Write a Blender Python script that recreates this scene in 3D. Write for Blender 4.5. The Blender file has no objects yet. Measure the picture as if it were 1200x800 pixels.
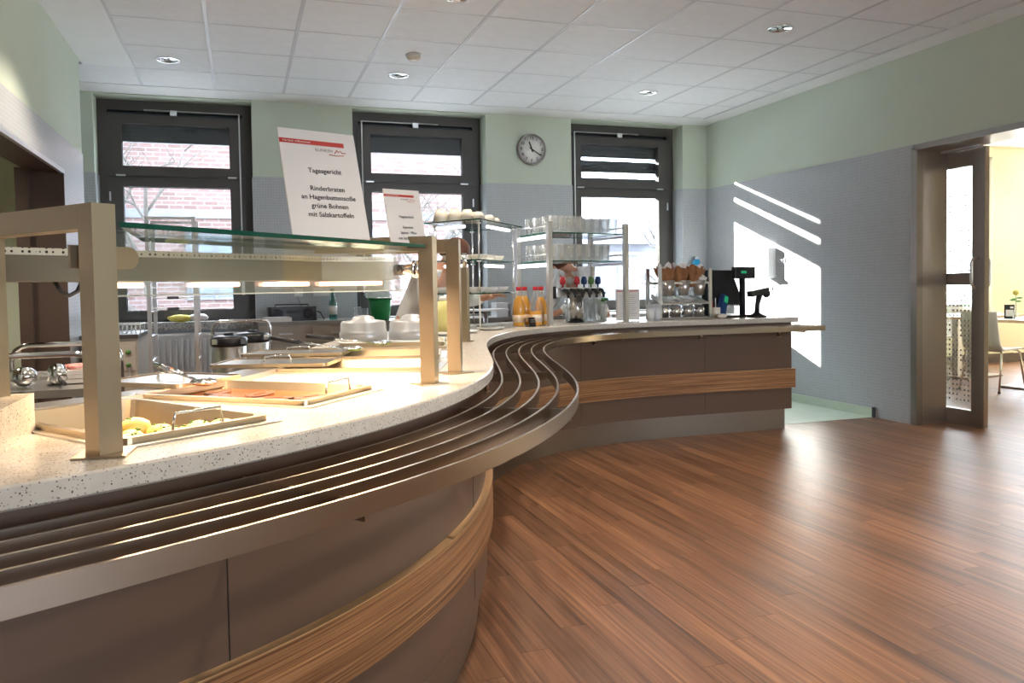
import bpy, bmesh, math, random
from mathutils import Vector, Matrix
random.seed(7)
R = math.radians
sc = bpy.context.scene
COL = sc.collection

# ------------------------------------------------------------------ camera
yaw, pit, rol = 0.32487, -0.03640, -0.01579
fwd = Vector((math.sin(yaw)*math.cos(pit), math.cos(yaw)*math.cos(pit), math.sin(pit)))
rgt = Vector((math.cos(yaw), -math.sin(yaw), 0)); up = rgt.cross(fwd)
r2 = rgt*math.cos(rol)+up*math.sin(rol); u2 = -rgt*math.sin(rol)+up*math.cos(rol)
cam = bpy.data.cameras.new('camera'); co = bpy.data.objects.new('camera', cam); COL.objects.link(co)
m3 = Matrix((r2, u2, -fwd)).transposed()
co.matrix_world = Matrix.Translation((0, 0, 1.17075)) @ m3.to_4x4()
cam.sensor_width = 36; cam.lens = 943.013/1200*36; cam.shift_y = -30.14/1200; cam.clip_start = .05
sc.camera = co

# ------------------------------------------------------------------ sky, sun, exposure
w = bpy.data.worlds.new('sky'); sc.world = w; w.use_nodes = True
bg = w.node_tree.nodes['Background']; bg.inputs[0].default_value = (.80, .88, 1.0, 1); bg.inputs[1].default_value = 10.0
sl = bpy.data.lights.new('sun', 'SUN'); sl.energy = 20; sl.angle = R(.8); sl.color = (1, .95, .87)
so = bpy.data.objects.new('sun', sl); COL.objects.link(so)
so.rotation_euler = Vector((1, -1.49, -.585)).to_track_quat('-Z', 'Y').to_euler(); so.location = (-10, 20, 12)
vs = sc.view_settings; vs.view_transform = 'Standard'; vs.look = 'None'; vs.gamma = 1; vs.use_curve_mapping = False; vs.exposure = 1.55
sc.cycles.use_denoising = True
sc.cycles.sample_clamp_indirect = 6
sc.cycles.max_bounces = 14; sc.cycles.transparent_max_bounces = 32; sc.cycles.caustics_reflective = False; sc.cycles.caustics_refractive = False
def portal(loc, rot, sx, sy):
    l = bpy.data.lights.new('window_portal', 'AREA'); l.shape = 'RECTANGLE'; l.size = sx; l.size_y = sy; l.cycles.is_portal = True
    o = bpy.data.objects.new('window_portal', l); COL.objects.link(o); o.location = loc; o.rotation_euler = rot
for x in (-.53, 1.8, 4.14): portal((x, 8.44, 1.9), (R(-90), 0, 0), 1.3, 2.0)
portal((3.9, -4.02, 1.8), (R(90), 0, 0), 1.8, 1.9)
portal((9.0, 8.7, 1.75), (R(-90), 0, 0), 1.9, 2.1); portal((11.3, 8.7, 1.75), (R(-90), 0, 0), 1.5, 2.1)

# ------------------------------------------------------------------ materials
def mat(name, col, rough=.5, metal=0, spec=.5, emit=None, es=0, coat=0, trans=0, ior=1.45):
    m = bpy.data.materials.new(name); m.use_nodes = True; b = m.node_tree.nodes['Principled BSDF']
    b.inputs['Base Color'].default_value = (*col, 1); b.inputs['Roughness'].default_value = rough; b.inputs['Metallic'].default_value = metal
    b.inputs['Specular IOR Level'].default_value = spec; b.inputs['Coat Weight'].default_value = coat
    b.inputs['Transmission Weight'].default_value = trans; b.inputs['IOR'].default_value = ior
    if emit: b.inputs['Emission Color'].default_value = (*emit, 1); b.inputs['Emission Strength'].default_value = es
    return m
def N(m, t, **k):
    n = m.node_tree.nodes.new(t)
    for a, v in k.items(): setattr(n, a, v)
    return n
def L(m, a, b): m.node_tree.links.new(a, b)
def bsdf(m): return m.node_tree.nodes['Principled BSDF']
def coords(m, scale=(1, 1, 1), kind='Object'):
    tc = N(m, 'ShaderNodeTexCoord'); mp = N(m, 'ShaderNodeMapping'); mp.inputs['Scale'].default_value = scale
    L(m, tc.outputs[kind], mp.inputs[0]); return mp.outputs[0]
def ramp(m, fac, stops):
    r = N(m, 'ShaderNodeValToRGB'); e = r.color_ramp.elements
    while len(e) < len(stops): e.new(.5)
    for q, (p, c) in zip(e, stops): q.position = p; q.color = (*c, 1)
    L(m, fac, r.inputs[0]); return r.outputs[0]
def noise(m, vec, sc_, det=4, rough=.5):
    n = N(m, 'ShaderNodeTexNoise'); n.inputs['Scale'].default_value = sc_; n.inputs['Detail'].default_value = det; n.inputs['Roughness'].default_value = rough
    if vec: L(m, vec, n.inputs['Vector'])
    return n.outputs['Fac']
def bump(m, h, s=.2, d=.01):
    b = N(m, 'ShaderNodeBump'); b.inputs['Strength'].default_value = s; b.inputs['Distance'].default_value = d
    L(m, h, b.inputs['Height']); L(m, b.outputs[0], bsdf(m).inputs['Normal'])
def noisy(name, c1, c2, rough, sc_=(4, 4, 4), metal=0, nb=.05, **k):
    m = mat(name, c1, rough, metal, **k); v = coords(m, sc_); f = noise(m, v, 1)
    L(m, ramp(m, f, [(.35, c1), (.65, c2)]), bsdf(m).inputs['Base Color'])
    if nb: bump(m, f, nb, .002)
    return m
def steel(name, col, rough, sc_=(3, 3, 160)):
    m = mat(name, col, rough, 1.0); v = coords(m, sc_); f = noise(m, v, 6, 2)
    mr = N(m, 'ShaderNodeMapRange'); mr.inputs[3].default_value = rough-.03; mr.inputs[4].default_value = rough+.04
    L(m, f, mr.inputs[0]); L(m, mr.outputs[0], bsdf(m).inputs['Roughness']); return m
def glassmat(name, tint=(.96, .98, .97), ref=.5, rough=.02, lo=.03):
    m = bpy.data.materials.new(name); m.use_nodes = True; nt = m.node_tree; nt.nodes.clear()
    out = nt.nodes.new('ShaderNodeOutputMaterial'); mix = nt.nodes.new('ShaderNodeMixShader')
    tr = nt.nodes.new('ShaderNodeBsdfTransparent'); tr.inputs[0].default_value = (*tint, 1)
    gl = nt.nodes.new('ShaderNodeBsdfGlossy'); gl.inputs['Roughness'].default_value = rough; gl.inputs[0].default_value = (1, 1, 1, 1)
    fr = nt.nodes.new('ShaderNodeFresnel'); fr.inputs[0].default_value = 1.5
    mr = nt.nodes.new('ShaderNodeMapRange'); mr.inputs[1].default_value = 0; mr.inputs[2].default_value = 1; mr.inputs[3].default_value = lo-.02; mr.inputs[4].default_value = ref
    nt.links.new(fr.outputs[0], mr.inputs[0]); nt.links.new(mr.outputs[0], mix.inputs[0]); nt.links.new(tr.outputs[0], mix.inputs[1]); nt.links.new(gl.outputs[0], mix.inputs[2])
    nt.links.new(mix.outputs[0], out.inputs[0]); return m

M = {}
M['paint'] = noisy('green_wall_paint', (.58, .645, .54), (.60, .665, .56), .75, (2, 2, 2), nb=.02)
M['white'] = noisy('white_plaster', (.80, .80, .79), (.83, .83, .82), .8, (3, 3, 3), nb=.02)
M['cream'] = noisy('cream_paint', (.78, .73, .52), (.80, .75, .55), .8, (2, 2, 2), nb=.02)
def tilemat():
    m = mat('blue_grey_mosaic_tile', (.36, .39, .41), .35)
    tc = N(m, 'ShaderNodeTexCoord'); sx = N(m, 'ShaderNodeSeparateXYZ'); L(m, tc.outputs['Object'], sx.inputs[0])
    ad = N(m, 'ShaderNodeMath', operation='ADD'); L(m, sx.outputs[0], ad.inputs[0]); L(m, sx.outputs[1], ad.inputs[1])
    def grid(s):
        a = N(m, 'ShaderNodeMath', operation='MULTIPLY'); L(m, s, a.inputs[0]); a.inputs[1].default_value = 1/.0253
        b = N(m, 'ShaderNodeMath', operation='FRACT'); L(m, a.outputs[0], b.inputs[0])
        c = N(m, 'ShaderNodeMath', operation='LESS_THAN'); L(m, b.outputs[0], c.inputs[0]); c.inputs[1].default_value = .13; return c.outputs[0], a.outputs[0]
    g1, a1 = grid(ad.outputs[0]); g2, a2 = grid(sx.outputs[2])
    mx = N(m, 'ShaderNodeMath', operation='MAXIMUM'); L(m, g1, mx.inputs[0]); L(m, g2, mx.inputs[1])
    f1 = N(m, 'ShaderNodeMath', operation='FLOOR'); L(m, a1, f1.inputs[0]); f2 = N(m, 'ShaderNodeMath', operation='FLOOR'); L(m, a2, f2.inputs[0])
    cb = N(m, 'ShaderNodeCombineXYZ'); L(m, f1.outputs[0], cb.inputs[0]); L(m, f2.outputs[0], cb.inputs[1])
    wn = N(m, 'ShaderNodeTexWhiteNoise'); L(m, cb.outputs[0], wn.inputs[0])
    cr = ramp(m, wn.outputs[0], [(0, (.425, .45, .47)), (1, (.46, .485, .505))])
    mc = N(m, 'ShaderNodeMix', data_type='RGBA'); L(m, mx.outputs[0], mc.inputs[0]); L(m, cr, mc.inputs[6]); mc.inputs[7].default_value = (.56, .575, .59, 1)
    L(m, mc.outputs[2], bsdf(m).inputs['Base Color'])
    iv = N(m, 'ShaderNodeMath', operation='SUBTRACT'); iv.inputs[0].default_value = 1; L(m, mx.outputs[0], iv.inputs[1]); bump(m, iv.outputs[0], .10, .002)
    return m
M['tile'] = tilemat()
def woodfloor(name, objrand=True, planks=False):
    m = mat(name, (.25, .12, .06), .3, spec=.5)
    v = coords(m, (1, 1, 1)); oi = N(m, 'ShaderNodeObjectInfo')
    mul = N(m, 'ShaderNodeMath', operation='MULTIPLY'); L(m, oi.outputs['Random'], mul.inputs[0]); mul.inputs[1].default_value = 57.0
    cb = N(m, 'ShaderNodeCombineXYZ'); L(m, mul.outputs[0], cb.inputs[0]); L(m, mul.outputs[0], cb.inputs[1])
    ad = N(m, 'ShaderNodeVectorMath', operation='ADD'); L(m, v, ad.inputs[0]); L(m, cb.outputs[0], ad.inputs[1])
    mp = N(m, 'ShaderNodeMapping'); mp.inputs['Scale'].default_value = (75, 1.4, 1); L(m, ad.outputs[0], mp.inputs[0])
    g = noise(m, mp.outputs[0], 1.0, 6, .62)
    mp2 = N(m, 'ShaderNodeMapping'); mp2.inputs['Scale'].default_value = (22, .7, 1); L(m, ad.outputs[0], mp2.inputs[0])
    g2 = noise(m, mp2.outputs[0], 1.0, 3, .55)
    mx = N(m, 'ShaderNodeMath', operation='MULTIPLY_ADD'); L(m, g, mx.inputs[0]); mx.inputs[1].default_value = .55
    h = N(m, 'ShaderNodeMath', operation='MULTIPLY'); L(m, g2, h.inputs[0]); h.inputs[1].default_value = .45; L(m, h.outputs[0], mx.inputs[2])
    base = ramp(m, mx.outputs[0], [(.34, (.060, .028, .014)), (.45, (.155, .068, .032)), (.54, (.225, .104, .050)), (.66, (.34, .168, .083))])
    hs = N(m, 'ShaderNodeHueSaturation'); L(m, base, hs.inputs['Color'])
    if planks:
        br = N(m, 'ShaderNodeTexBrick'); br.offset = .37; br.inputs['Scale'].default_value = 1; br.inputs['Brick Width'].default_value = 1.22; br.inputs['Row Height'].default_value = .096; br.inputs['Mortar Size'].default_value = .001
        br.inputs[1].default_value = (.85, .85, .85, 1); br.inputs[2].default_value = (1.12, 1.12, 1.12, 1)
        rm = N(m, 'ShaderNodeMapping'); rm.inputs['Rotation'].default_value = (0, 0, R(90)); L(m, v, rm.inputs[0]); L(m, rm.outputs[0], br.inputs[0]); L(m, br.outputs[0], hs.inputs['Value'])
    else:
        mr = N(m, 'ShaderNodeMapRange'); mr.inputs[3].default_value = .74; mr.inputs[4].default_value = 1.2; L(m, oi.outputs['Random'], mr.inputs[0]); L(m, mr.outputs[0], hs.inputs['Value'])
    L(m, hs.outputs[0], bsdf(m).inputs['Base Color'])
    rr = N(m, 'ShaderNodeMapRange'); rr.inputs[3].default_value = .33; rr.inputs[4].default_value = .50; L(m, g, rr.inputs[0]); L(m, rr.outputs[0], bsdf(m).inputs['Roughness'])
    bump(m, g, .05, .002); return m
M['plank'] = woodfloor('walnut_plank'); M['floor'] = woodfloor('walnut_floor', planks=True)
M['lino'] = noisy('pale_green_linoleum', (.55, .64, .52), (.60, .68, .56), .35, (9, 9, 9))
M['frame'] = noisy('anthracite_window_frame', (.070, .064, .060), (.078, .072, .067), .42, (3, 3, 3), nb=.02)
M['shutter'] = noisy('dark_roller_shutter', (.03, .035, .045), (.04, .045, .055), .5, (1, 1, 40))
M['glass'] = glassmat('clear_window_glass', (.97, .985, .98), .45, .01)
M['shelfglass'] = glassmat('clear_shelf_glass', (.965, .985, .975), .5, .01, .03)
M['edge'] = mat('green_glass_edge', (.006, .075, .05), .12, spec=.6)
M['tumbler'] = glassmat('tumbler_glass', (.99, .995, .995), .5, .03, .03)
M['frost'] = glassmat('frosted_plastic', (.88, .89, .90), .75, .35, .20)
M['steel'] = steel('brushed_stainless_steel', (.58, .56, .53), .30)
M['steelw'] = steel('satin_stainless_post', (.40, .325, .235), .38, (40, 40, 2))
M['housing'] = steel('satin_steel_housing', (.21, .175, .135), .40, (3, 3, 60))
M['rail'] = mat('brushed_tray_rail_steel', (.36, .295, .24), .28, 1.0)
M['chrome'] = mat('chrome', (.82, .83, .84), .08, 1.0)
M['kick'] = steel('stainless_plinth', (.35, .32, .295), .33, (2, 2, 120))
M['alu'] = mat('aluminium', (.70, .71, .72), .35, .9)
M['body'] = noisy('taupe_laminate', (.122, .076, .052), (.136, .086, .060), .36, (.7, .7, 5), nb=.02, spec=.45)
M['brown'] = noisy('dark_brown_panel', (.075, .052, .040), (.085, .060, .046), .4, (2, 2, 2), nb=.02)
M['bronze'] = steel('bronze_steel_lining', (.46, .41, .37), .32, (60, 60, 2))
def zebra():
    m = mat('zebrano_laminate', (.3, .16, .07), .38); v = coords(m, (1.1, 1.1, 190)); f = noise(m, v, 1, 5, .7)
    L(m, ramp(m, f, [(.32, (.06, .024, .010)), (.45, (.20, .088, .036)), (.55, (.36, .18, .08)), (.70, (.52, .30, .14))]), bsdf(m).inputs['Base Color']); bump(m, f, .1, .002); return m
M['zebra'] = zebra()
M['zedge'] = noisy('pale_wood_edge', (.50, .30, .14), (.60, .37, .18), .45, (2, 2, 60))
def speckle():
    m = mat('speckled_white_stone', (.72, .68, .62), .22, spec=.5); v = coords(m)
    vo = N(m, 'ShaderNodeTexVoronoi'); vo.inputs['Scale'].default_value = 200; L(m, v, vo.inputs['Vector'])
    wn = N(m, 'ShaderNodeTexWhiteNoise'); L(m, vo.outputs['Position'], wn.inputs[0])
    lt = N(m, 'ShaderNodeMath', operation='LESS_THAN'); L(m, vo.outputs['Distance'], lt.inputs[0]); lt.inputs[1].default_value = .30
    l2 = N(m, 'ShaderNodeMath', operation='LESS_THAN'); L(m, wn.outputs[0], l2.inputs[0]); l2.inputs[1].default_value = .55
    mu = N(m, 'ShaderNodeMath', operation='MULTIPLY'); L(m, lt.outputs[0], mu.inputs[0]); L(m, l2.outputs[0], mu.inputs[1])
    dk = ramp(m, wn.outputs[0], [(.0, (.08, .065, .05)), (.30, (.28, .24, .20)), (.55, (.45, .40, .35))])
    f = noise(m, v, 40, 3); bs = ramp(m, f, [(.3, (.60, .545, .47)), (.7, (.68, .62, .54))])
    mc = N(m, 'ShaderNodeMix', data_type='RGBA'); L(m, mu.outputs[0], mc.inputs[0]); L(m, bs, mc.inputs[6]); L(m, dk, mc.inputs[7])
    L(m, mc.outputs[2], bsdf(m).inputs['Base Color']); return m
M['stone'] = speckle()
M['sillstone'] = noisy('speckled_window_sill', (.22, .21, .20), (.60, .58, .55), .35, (60, 60, 60))
M['panel'] = noisy('mineral_ceiling_panel', (.74, .74, .745), (.77, .77, .775), .85, (12, 12, 12), nb=.05)
M['tbar'] = mat('ceiling_t_bar', (.56, .56, .58), .5)
M['black'] = noisy('black_plastic', (.012, .012, .014), (.018, .018, .02), .35, (8, 8, 8), nb=.03)
M['wplastic'] = mat('white_plastic', (.78, .79, .80), .35)
M['rub'] = mat('dark_grey_rubber', (.05, .05, .055), .6)
M['ceramic'] = noisy('cream_ceramic', (.74, .68, .58), (.78, .73, .63), .25, (6, 6, 6), nb=0)
M['china'] = mat('white_china', (.80, .79, .76), .2)
M['paper'] = noisy('white_card', (.80, .76, .72), (.82, .78, .74), .6, (5, 5, 5), nb=0)
M['red'] = mat('red_print', (.55, .045, .035), .5)
M['ink'] = mat('black_print', (.03, .022, .02), .6)
M['greyink'] = mat('grey_print', (.35, .30, .28), .6)
M['wprint'] = mat('white_print', (.85, .6, .55), .6)
M['beige'] = noisy('beige_laminate', (.46, .41, .34), (.49, .44, .37), .45, (3, 3, 3), nb=.02)
M['greyl'] = noisy('grey_laminate', (.30, .28, .25), (.33, .31, .28), .45, (3, 3, 3), nb=.02)
M['darktop'] = noisy('dark_worktop', (.06, .052, .05), (.08, .07, .065), .35, (8, 8, 8))
M['radiator'] = mat('white_radiator_enamel', (.84, .85, .86), .35)
M['green'] = noisy('green_plastic', (.01, .22, .055), (.015, .27, .07), .35, (4, 4, 4), nb=0)
M['leaf'] = noisy('green_leaf', (.05, .28, .04), (.10, .38, .08), .5, (30, 30, 30))
M['yellow'] = noisy('yellow_cloth', (.75, .60, .06), (.85, .75, .25), .8, (20, 20, 20))
M['ycont'] = noisy('pale_yellow_plastic', (.62, .56, .20), (.66, .60, .25), .4, (5, 5, 5), nb=0)
M['juice'] = noisy('orange_juice', (.85, .36, .015), (.90, .44, .03), .15, (10, 10, 4), nb=0)
M['label'] = noisy('bottle_label', (.75, .70, .60), (.62, .35, .14), .5, (25, 25, 12), nb=0)
M['blueliq'] = mat('blue_liquid', (.02, .30, .55), .15)
M['bluep'] = mat('dark_blue_plastic', (.015, .05, .16), .3)
M['greenp'] = mat('leaf_green_plastic', (.10, .22, .05), .3)
M['redp'] = mat('red_plastic', (.50, .02, .03), .3)
M['brownp'] = noisy('brown_paper_napkin', (.30, .13, .05), (.38, .18, .08), .8, (25, 25, 25))
M['potato'] = noisy('boiled_potato', (.80, .62, .16), (.88, .76, .35), .45, (14, 14, 14), nb=.3)
M['herb'] = mat('chopped_herb', (.10, .25, .04), .6)
M['gravy'] = noisy('brown_gravy', (.11, .036, .010), (.16, .055, .018), .15, (14, 14, 4), nb=.4)
M['meat'] = noisy('braised_beef', (.07, .025, .012), (.11, .042, .02), .4, (40, 40, 40), nb=.5)
M['beans'] = noisy('green_beans', (.22, .30, .05), (.40, .42, .08), .4, (20, 20, 20), nb=.3)
M['warmsteel'] = mat('warm_lit_steel', (.50, .41, .29), .30, .95)  # steel with warm reflections and glow put into its colour
M['foil'] = mat('crumpled_foil', (.75, .75, .76), .2, 1.0)
M['skin'] = noisy('skin', (.58, .30, .20), (.62, .34, .23), .5, (20, 20, 20), nb=.02)
M['jacket'] = noisy('white_work_jacket', (.74, .75, .75), (.80, .81, .81), .8, (9, 9, 9), nb=.15)
M['trouser'] = noisy('dark_trousers', (.06, .06, .075), (.08, .08, .095), .8, (9, 9, 9), nb=.1)
M['apron'] = noisy('yellow_apron', (.66, .48, .16), (.72, .54, .2), .8, (9, 9, 9), nb=.1)
M['hair'] = noisy('auburn_hair', (.085, .03, .016), (.13, .05, .025), .55, (50, 50, 5), nb=.3)
M['shoe'] = mat('white_shoe', (.6, .6, .6), .5)
M['heat'] = mat('glowing_quartz_heater', (.9, .5, .3), .4, emit=(1, .48, .30), es=3)
M['led'] = mat('white_led_tube', (.9, .9, .9), .4, emit=(1, .97, .93), es=2)
M['bulb'] = mat('halogen_bulb', (.9, .9, .9), .3, emit=(1, .88, .72), es=4)
M['bulboff'] = mat('unlit_bulb', (.8, .82, .85), .1)
M['lcd'] = mat('green_lcd_text', (.02, .3, .12), .4, emit=(.05, .8, .35), es=.08)
def perf():
    m = mat('perforated_steel', (.62, .55, .46), .35, .8); v = coords(m, (110, 110, 110))
    vo = N(m, 'ShaderNodeTexVoronoi'); vo.inputs['Randomness'].default_value = 0; L(m, v, vo.inputs['Vector']); vo.inputs['Scale'].default_value = 1
    L(m, ramp(m, vo.outputs['Distance'], [(.30, (.05, .03, .02)), (.36, (.68, .60, .50))]), bsdf(m).inputs['Base Color']); return m
M['perf'] = perf()
def brick():
    m = mat('outside_brick', (.4, .2, .15), .9); v = coords(m)
    rm = N(m, 'ShaderNodeMapping'); rm.inputs['Rotation'].default_value = (R(90), 0, 0); L(m, v, rm.inputs[0])
    b = N(m, 'ShaderNodeTexBrick'); L(m, rm.outputs[0], b.inputs[0]); b.inputs['Scale'].default_value = 1
    b.inputs['Brick Width'].default_value = .26; b.inputs['Row Height'].default_value = .085; b.inputs['Mortar Size'].default_value = .008
    b.inputs[1].default_value = (.060, .035, .033, 1); b.inputs[2].default_value = (.085, .054, .052, 1); b.inputs[3].default_value = (.115, .11, .12, 1)
    L(m, b.outputs[0], bsdf(m).inputs['Base Color']); return m
M['brick'] = brick()
M['band'] = noisy('pale_stone_band', (.07, .076, .09), (.085, .09, .105), .9, (3, 3, 3))
M['facade'] = noisy('pale_house_render', (.050, .052, .062), (.058, .060, .070), .9, (1, 1, 1))
M['roof'] = noisy('grey_slate_roof', (.045, .05, .062), (.06, .065, .078), .8, (3, 3, 9))
M['bark'] = noisy('grey_bark', (.025, .022, .020), (.04, .035, .032), .9, (20, 20, 20))
M['palegravel'] = noisy('pale_gravel_ground', (.55, .55, .54), (.62, .62, .61), .9, (2, 2, 2))  # gravel paled to bounce more daylight up onto the ceiling
M['darkglass'] = mat('dark_outside_glass', (.10, .12, .15), .08, spec=.8)
M['tablewood'] = noisy('light_beech_tabletop', (.60, .40, .22), (.66, .46, .27), .4, (4, 30, 4))
M['chairwhite'] = mat('white_chair_shell', (.74, .74, .71), .3)
M['cushion'] = noisy('grey_seat_cushion', (.40, .41, .42), (.46, .47, .48), .9, (20, 20, 20))
M['foliage'] = noisy('garden_foliage', (.05, .13, .04), (.12, .22, .07), .8, (9, 9, 9))

# ------------------------------------------------------------------ mesh helpers
class MB:
    def __init__(s): s.v = []; s.f = []; s.mi = []; s.sm = []
    def add(s, vs_, fs, mi=0, smooth=False):
        o = len(s.v); s.v += [tuple(p) for p in vs_]
        for f in fs: s.f.append([i+o for i in f]); s.mi.append(mi); s.sm.append(smooth)
        return s
    def box(s, c, d, rz=0, mi=0, mat=None, bev=0):
        x, y, z = [q/2 for q in d]; b = min(bev, x*.9, y*.9) if bev else 0
        if b:
            ring = [(-x+b, -y), (x-b, -y), (x, -y+b), (x, y-b), (x-b, y), (-x+b, y), (-x, y-b), (-x, -y+b)]
            pv = [(p[0], p[1], -z) for p in ring]+[(p[0], p[1], z) for p in ring]; n = 8
            fs = [list(range(n))[::-1], list(range(n, 2*n))]+[[i, (i+1) % n, n+(i+1) % n, n+i] for i in range(n)]
        else:
            pv = [(a*x, b_*y, e*z) for e in (-1, 1) for b_ in (-1, 1) for a in (-1, 1)]
            fs = [[0, 2, 3, 1], [4, 5, 7, 6], [0, 1, 5, 4], [2, 6, 7, 3], [0, 4, 6, 2], [1, 3, 7, 5]]
        T = mat if mat else Matrix.Rotation(rz, 4, 'Z')
        return s.add([tuple(T @ Vector(p)+Vector(c)) for p in pv], fs, mi)
    def b2(s, x0, x1, y0, y1, z0, z1, mi=0): return s.box(((x0+x1)/2, (y0+y1)/2, (z0+z1)/2), (x1-x0, y1-y0, z1-z0), mi=mi)
    def tube(s, pts, r, n=10, mi=0, cap=True, closed=False):
        pts = [Vector(p) for p in pts]; rs = r if isinstance(r, (list, tuple)) else [r]*len(pts); vs_ = []; k = len(pts); prev = None
        for i, p in enumerate(pts):
            a = pts[i-1] if i > 0 else (pts[-1] if closed else p); b = pts[i+1] if i < k-1 else (pts[0] if closed else p)
            t = (b-a).normalized()
            u = prev-t*prev.dot(t) if prev else t.orthogonal()
            if u.length < 1e-6: u = t.orthogonal()
            u.normalize(); prev = u; v_ = t.cross(u)
            vs_ += [p+rs[i]*(u*math.cos(6.28319*j/n)+v_*math.sin(6.28319*j/n)) for j in range(n)]
        fs = []
        for i in range(k if closed else k-1):
            for j in range(n): fs.append([i*n+j, i*n+(j+1) % n, ((i+1) % k)*n+(j+1) % n, ((i+1) % k)*n+j])
        s.add(vs_, fs, mi, True)
        if cap and not closed: s.add(vs_[:n], [list(range(n))[::-1]], mi); s.add(vs_[-n:], [list(range(n))], mi)
        return s
    def lathe(s, prof, c=(0, 0, 0), n=24, mi=0, smooth=True, mat=None, sx=1, sy=1):
        vs_ = []
        for r_, z in prof: vs_ += [Vector((sx*r_*math.cos(6.28319*j/n), sy*r_*math.sin(6.28319*j/n), z)) for j in range(n)]
        if mat: vs_ = [mat @ v for v in vs_]
        vs_ = [v+Vector(c) for v in vs_]; fs = []
        for i in range(len(prof)-1):
            for j in range(n): fs.append([i*n+j, i*n+(j+1) % n, (i+1)*n+(j+1) % n, (i+1)*n+j])
        ring = len(prof) > 2 and abs(prof[0][1]-prof[-1][1]) < .025 and min(prof[0][0], prof[-1][0]) > .75*max(prof[0][0], prof[-1][0])
        if ring: e_ = (len(prof)-1)*n; fs += [[e_+j, e_+(j+1) % n, (j+1) % n, j] for j in range(n)]   # closed ring, no end caps
        s.add(vs_, fs, mi, smooth)
        if ring: return s
        if prof[0][0] > 1e-5: s.add(vs_[:n], [list(range(n))[::-1]], mi)
        if prof[-1][0] > 1e-5: s.add(vs_[-n:], [list(range(n))], mi)
        return s
    def prism(s, poly, z0, z1, mi=0, sidemi=None):
        n = len(poly); vs_ = [(p[0], p[1], z0) for p in poly]+[(p[0], p[1], z1) for p in poly]
        s.add(vs_, [list(range(n))[::-1], list(range(n, 2*n))], mi)
        s.add(vs_, [[i, (i+1) % n, n+(i+1) % n, n+i] for i in range(n)], mi if sidemi is None else sidemi); return s
    def ball(s, c, r, n=14, mi=0, sc_=(1, 1, 1), jit=0, mat=None):
        k = n//2; prof = []; vs_ = []; rnd = random.Random(int(1e4*(c[0]+c[1]*3+c[2]*7)))
        for i in range(k+1):
            a = math.pi*i/k
            for j in range(n):
                b = 6.28319*j/n; q = 1+jit*(rnd.random()-.5) if 0 < i < k else 1
                p = Vector((r*math.sin(a)*math.cos(b)*sc_[0]*q, r*math.sin(a)*math.sin(b)*sc_[1]*q, -r*math.cos(a)*sc_[2]))
                if mat: p = mat @ p
                vs_.append(p+Vector(c))
        fs = [[i*n+j, i*n+(j+1) % n, (i+1)*n+(j+1) % n, (i+1)*n+j] for i in range(k) for j in range(n)]
        return s.add(vs_, fs, mi, True)
def milky(m, f):
    nt = m.node_tree; out = nt.nodes['Material Output']; src = out.inputs[0].links[0].from_socket
    d = nt.nodes.new('ShaderNodeBsdfDiffuse'); d.inputs[0].default_value = (.9, .92, .93, 1); t_ = nt.nodes.new('ShaderNodeBsdfTranslucent'); t_.inputs[0].default_value = (.9, .92, .93, 1)
    a = nt.nodes.new('ShaderNodeMixShader'); a.inputs[0].default_value = .5; nt.links.new(d.outputs[0], a.inputs[1]); nt.links.new(t_.outputs[0], a.inputs[2])
    x = nt.nodes.new('ShaderNodeMixShader'); x.inputs[0].default_value = f; nt.links.new(src, x.inputs[1]); nt.links.new(a.outputs[0], x.inputs[2]); nt.links.new(x.outputs[0], out.inputs[0])
milky(M['tumbler'], .06); milky(M['frost'], .16)  # white scatter in the clear tumblers stands in for their bright glints
def rootloc(p):
    while p.parent: p = p.parent
    return Vector(p.location)
def obj(name, mb, m, parent=None, origin=None):
    """links the collected shapes as ONE mesh object; world-coordinate shapes are made local to the root (or to origin)."""
    o0 = Vector(origin) if origin is not None else (rootloc(parent) if parent else Vector((0, 0, 0)))
    me = bpy.data.meshes.new(name); me.from_pydata([tuple(Vector(v)-o0) for v in mb.v], [], mb.f)
    for k in (m if isinstance(m, (list, tuple)) else [m]): me.materials.append(M[k] if isinstance(k, str) else k)
    me.polygons.foreach_set('material_index', mb.mi); me.polygons.foreach_set('use_smooth', mb.sm)
    bm = bmesh.new(); bm.from_mesh(me); bmesh.ops.remove_doubles(bm, verts=bm.verts, dist=1e-6); bmesh.ops.recalc_face_normals(bm, faces=bm.faces); bm.to_mesh(me); bm.free()
    me.update(); o = bpy.data.objects.new(name, me); COL.objects.link(o)
    if parent: o.parent = parent
    else: o.location = o0
    return o
def tag(o, label, cat, group=None, kind=None):
    o['label'] = label; o['category'] = cat
    if group: o['group'] = group
    if kind: o['kind'] = kind
    return o
def thing(name, label, cat, loc=(0, 0, 0), rz=0, group=None):
    o = bpy.data.objects.new(name, None); COL.objects.link(o); o.location = loc; o.rotation_euler = (0, 0, rz); o.empty_display_size = .1
    return tag(o, label, cat, group)
def lpart(name, mb, m, parent):
    """a part given in the thing's own local coordinates"""
    return obj(name, mb, m, parent, origin=(0, 0, 0))
def struct(name, mb, m, parent=None):
    o = obj(name, mb, m, parent)
    if not parent: o['kind'] = 'structure'
    return o
def dup(root, loc, rz=None, label=None, group=None):
    r = root.copy(); COL.objects.link(r); r.location = loc
    if rz is not None: r.rotation_euler = (0, 0, rz)
    if label: r['label'] = label
    if group: r['group'] = group
    for ch in list(root.children):
        c = ch.copy(); COL.objects.link(c); c.parent = r
        for g in list(ch.children):
            d = g.copy(); COL.objects.link(d); d.parent = c
    return r
def arc(c, r, a0, a1, n, ax=0):
    return [(c[0]+r*math.cos(a0+(a1-a0)*i/n), c[1]+r*math.sin(a0+(a1-a0)*i/n)) for i in range(n+1)]
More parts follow.
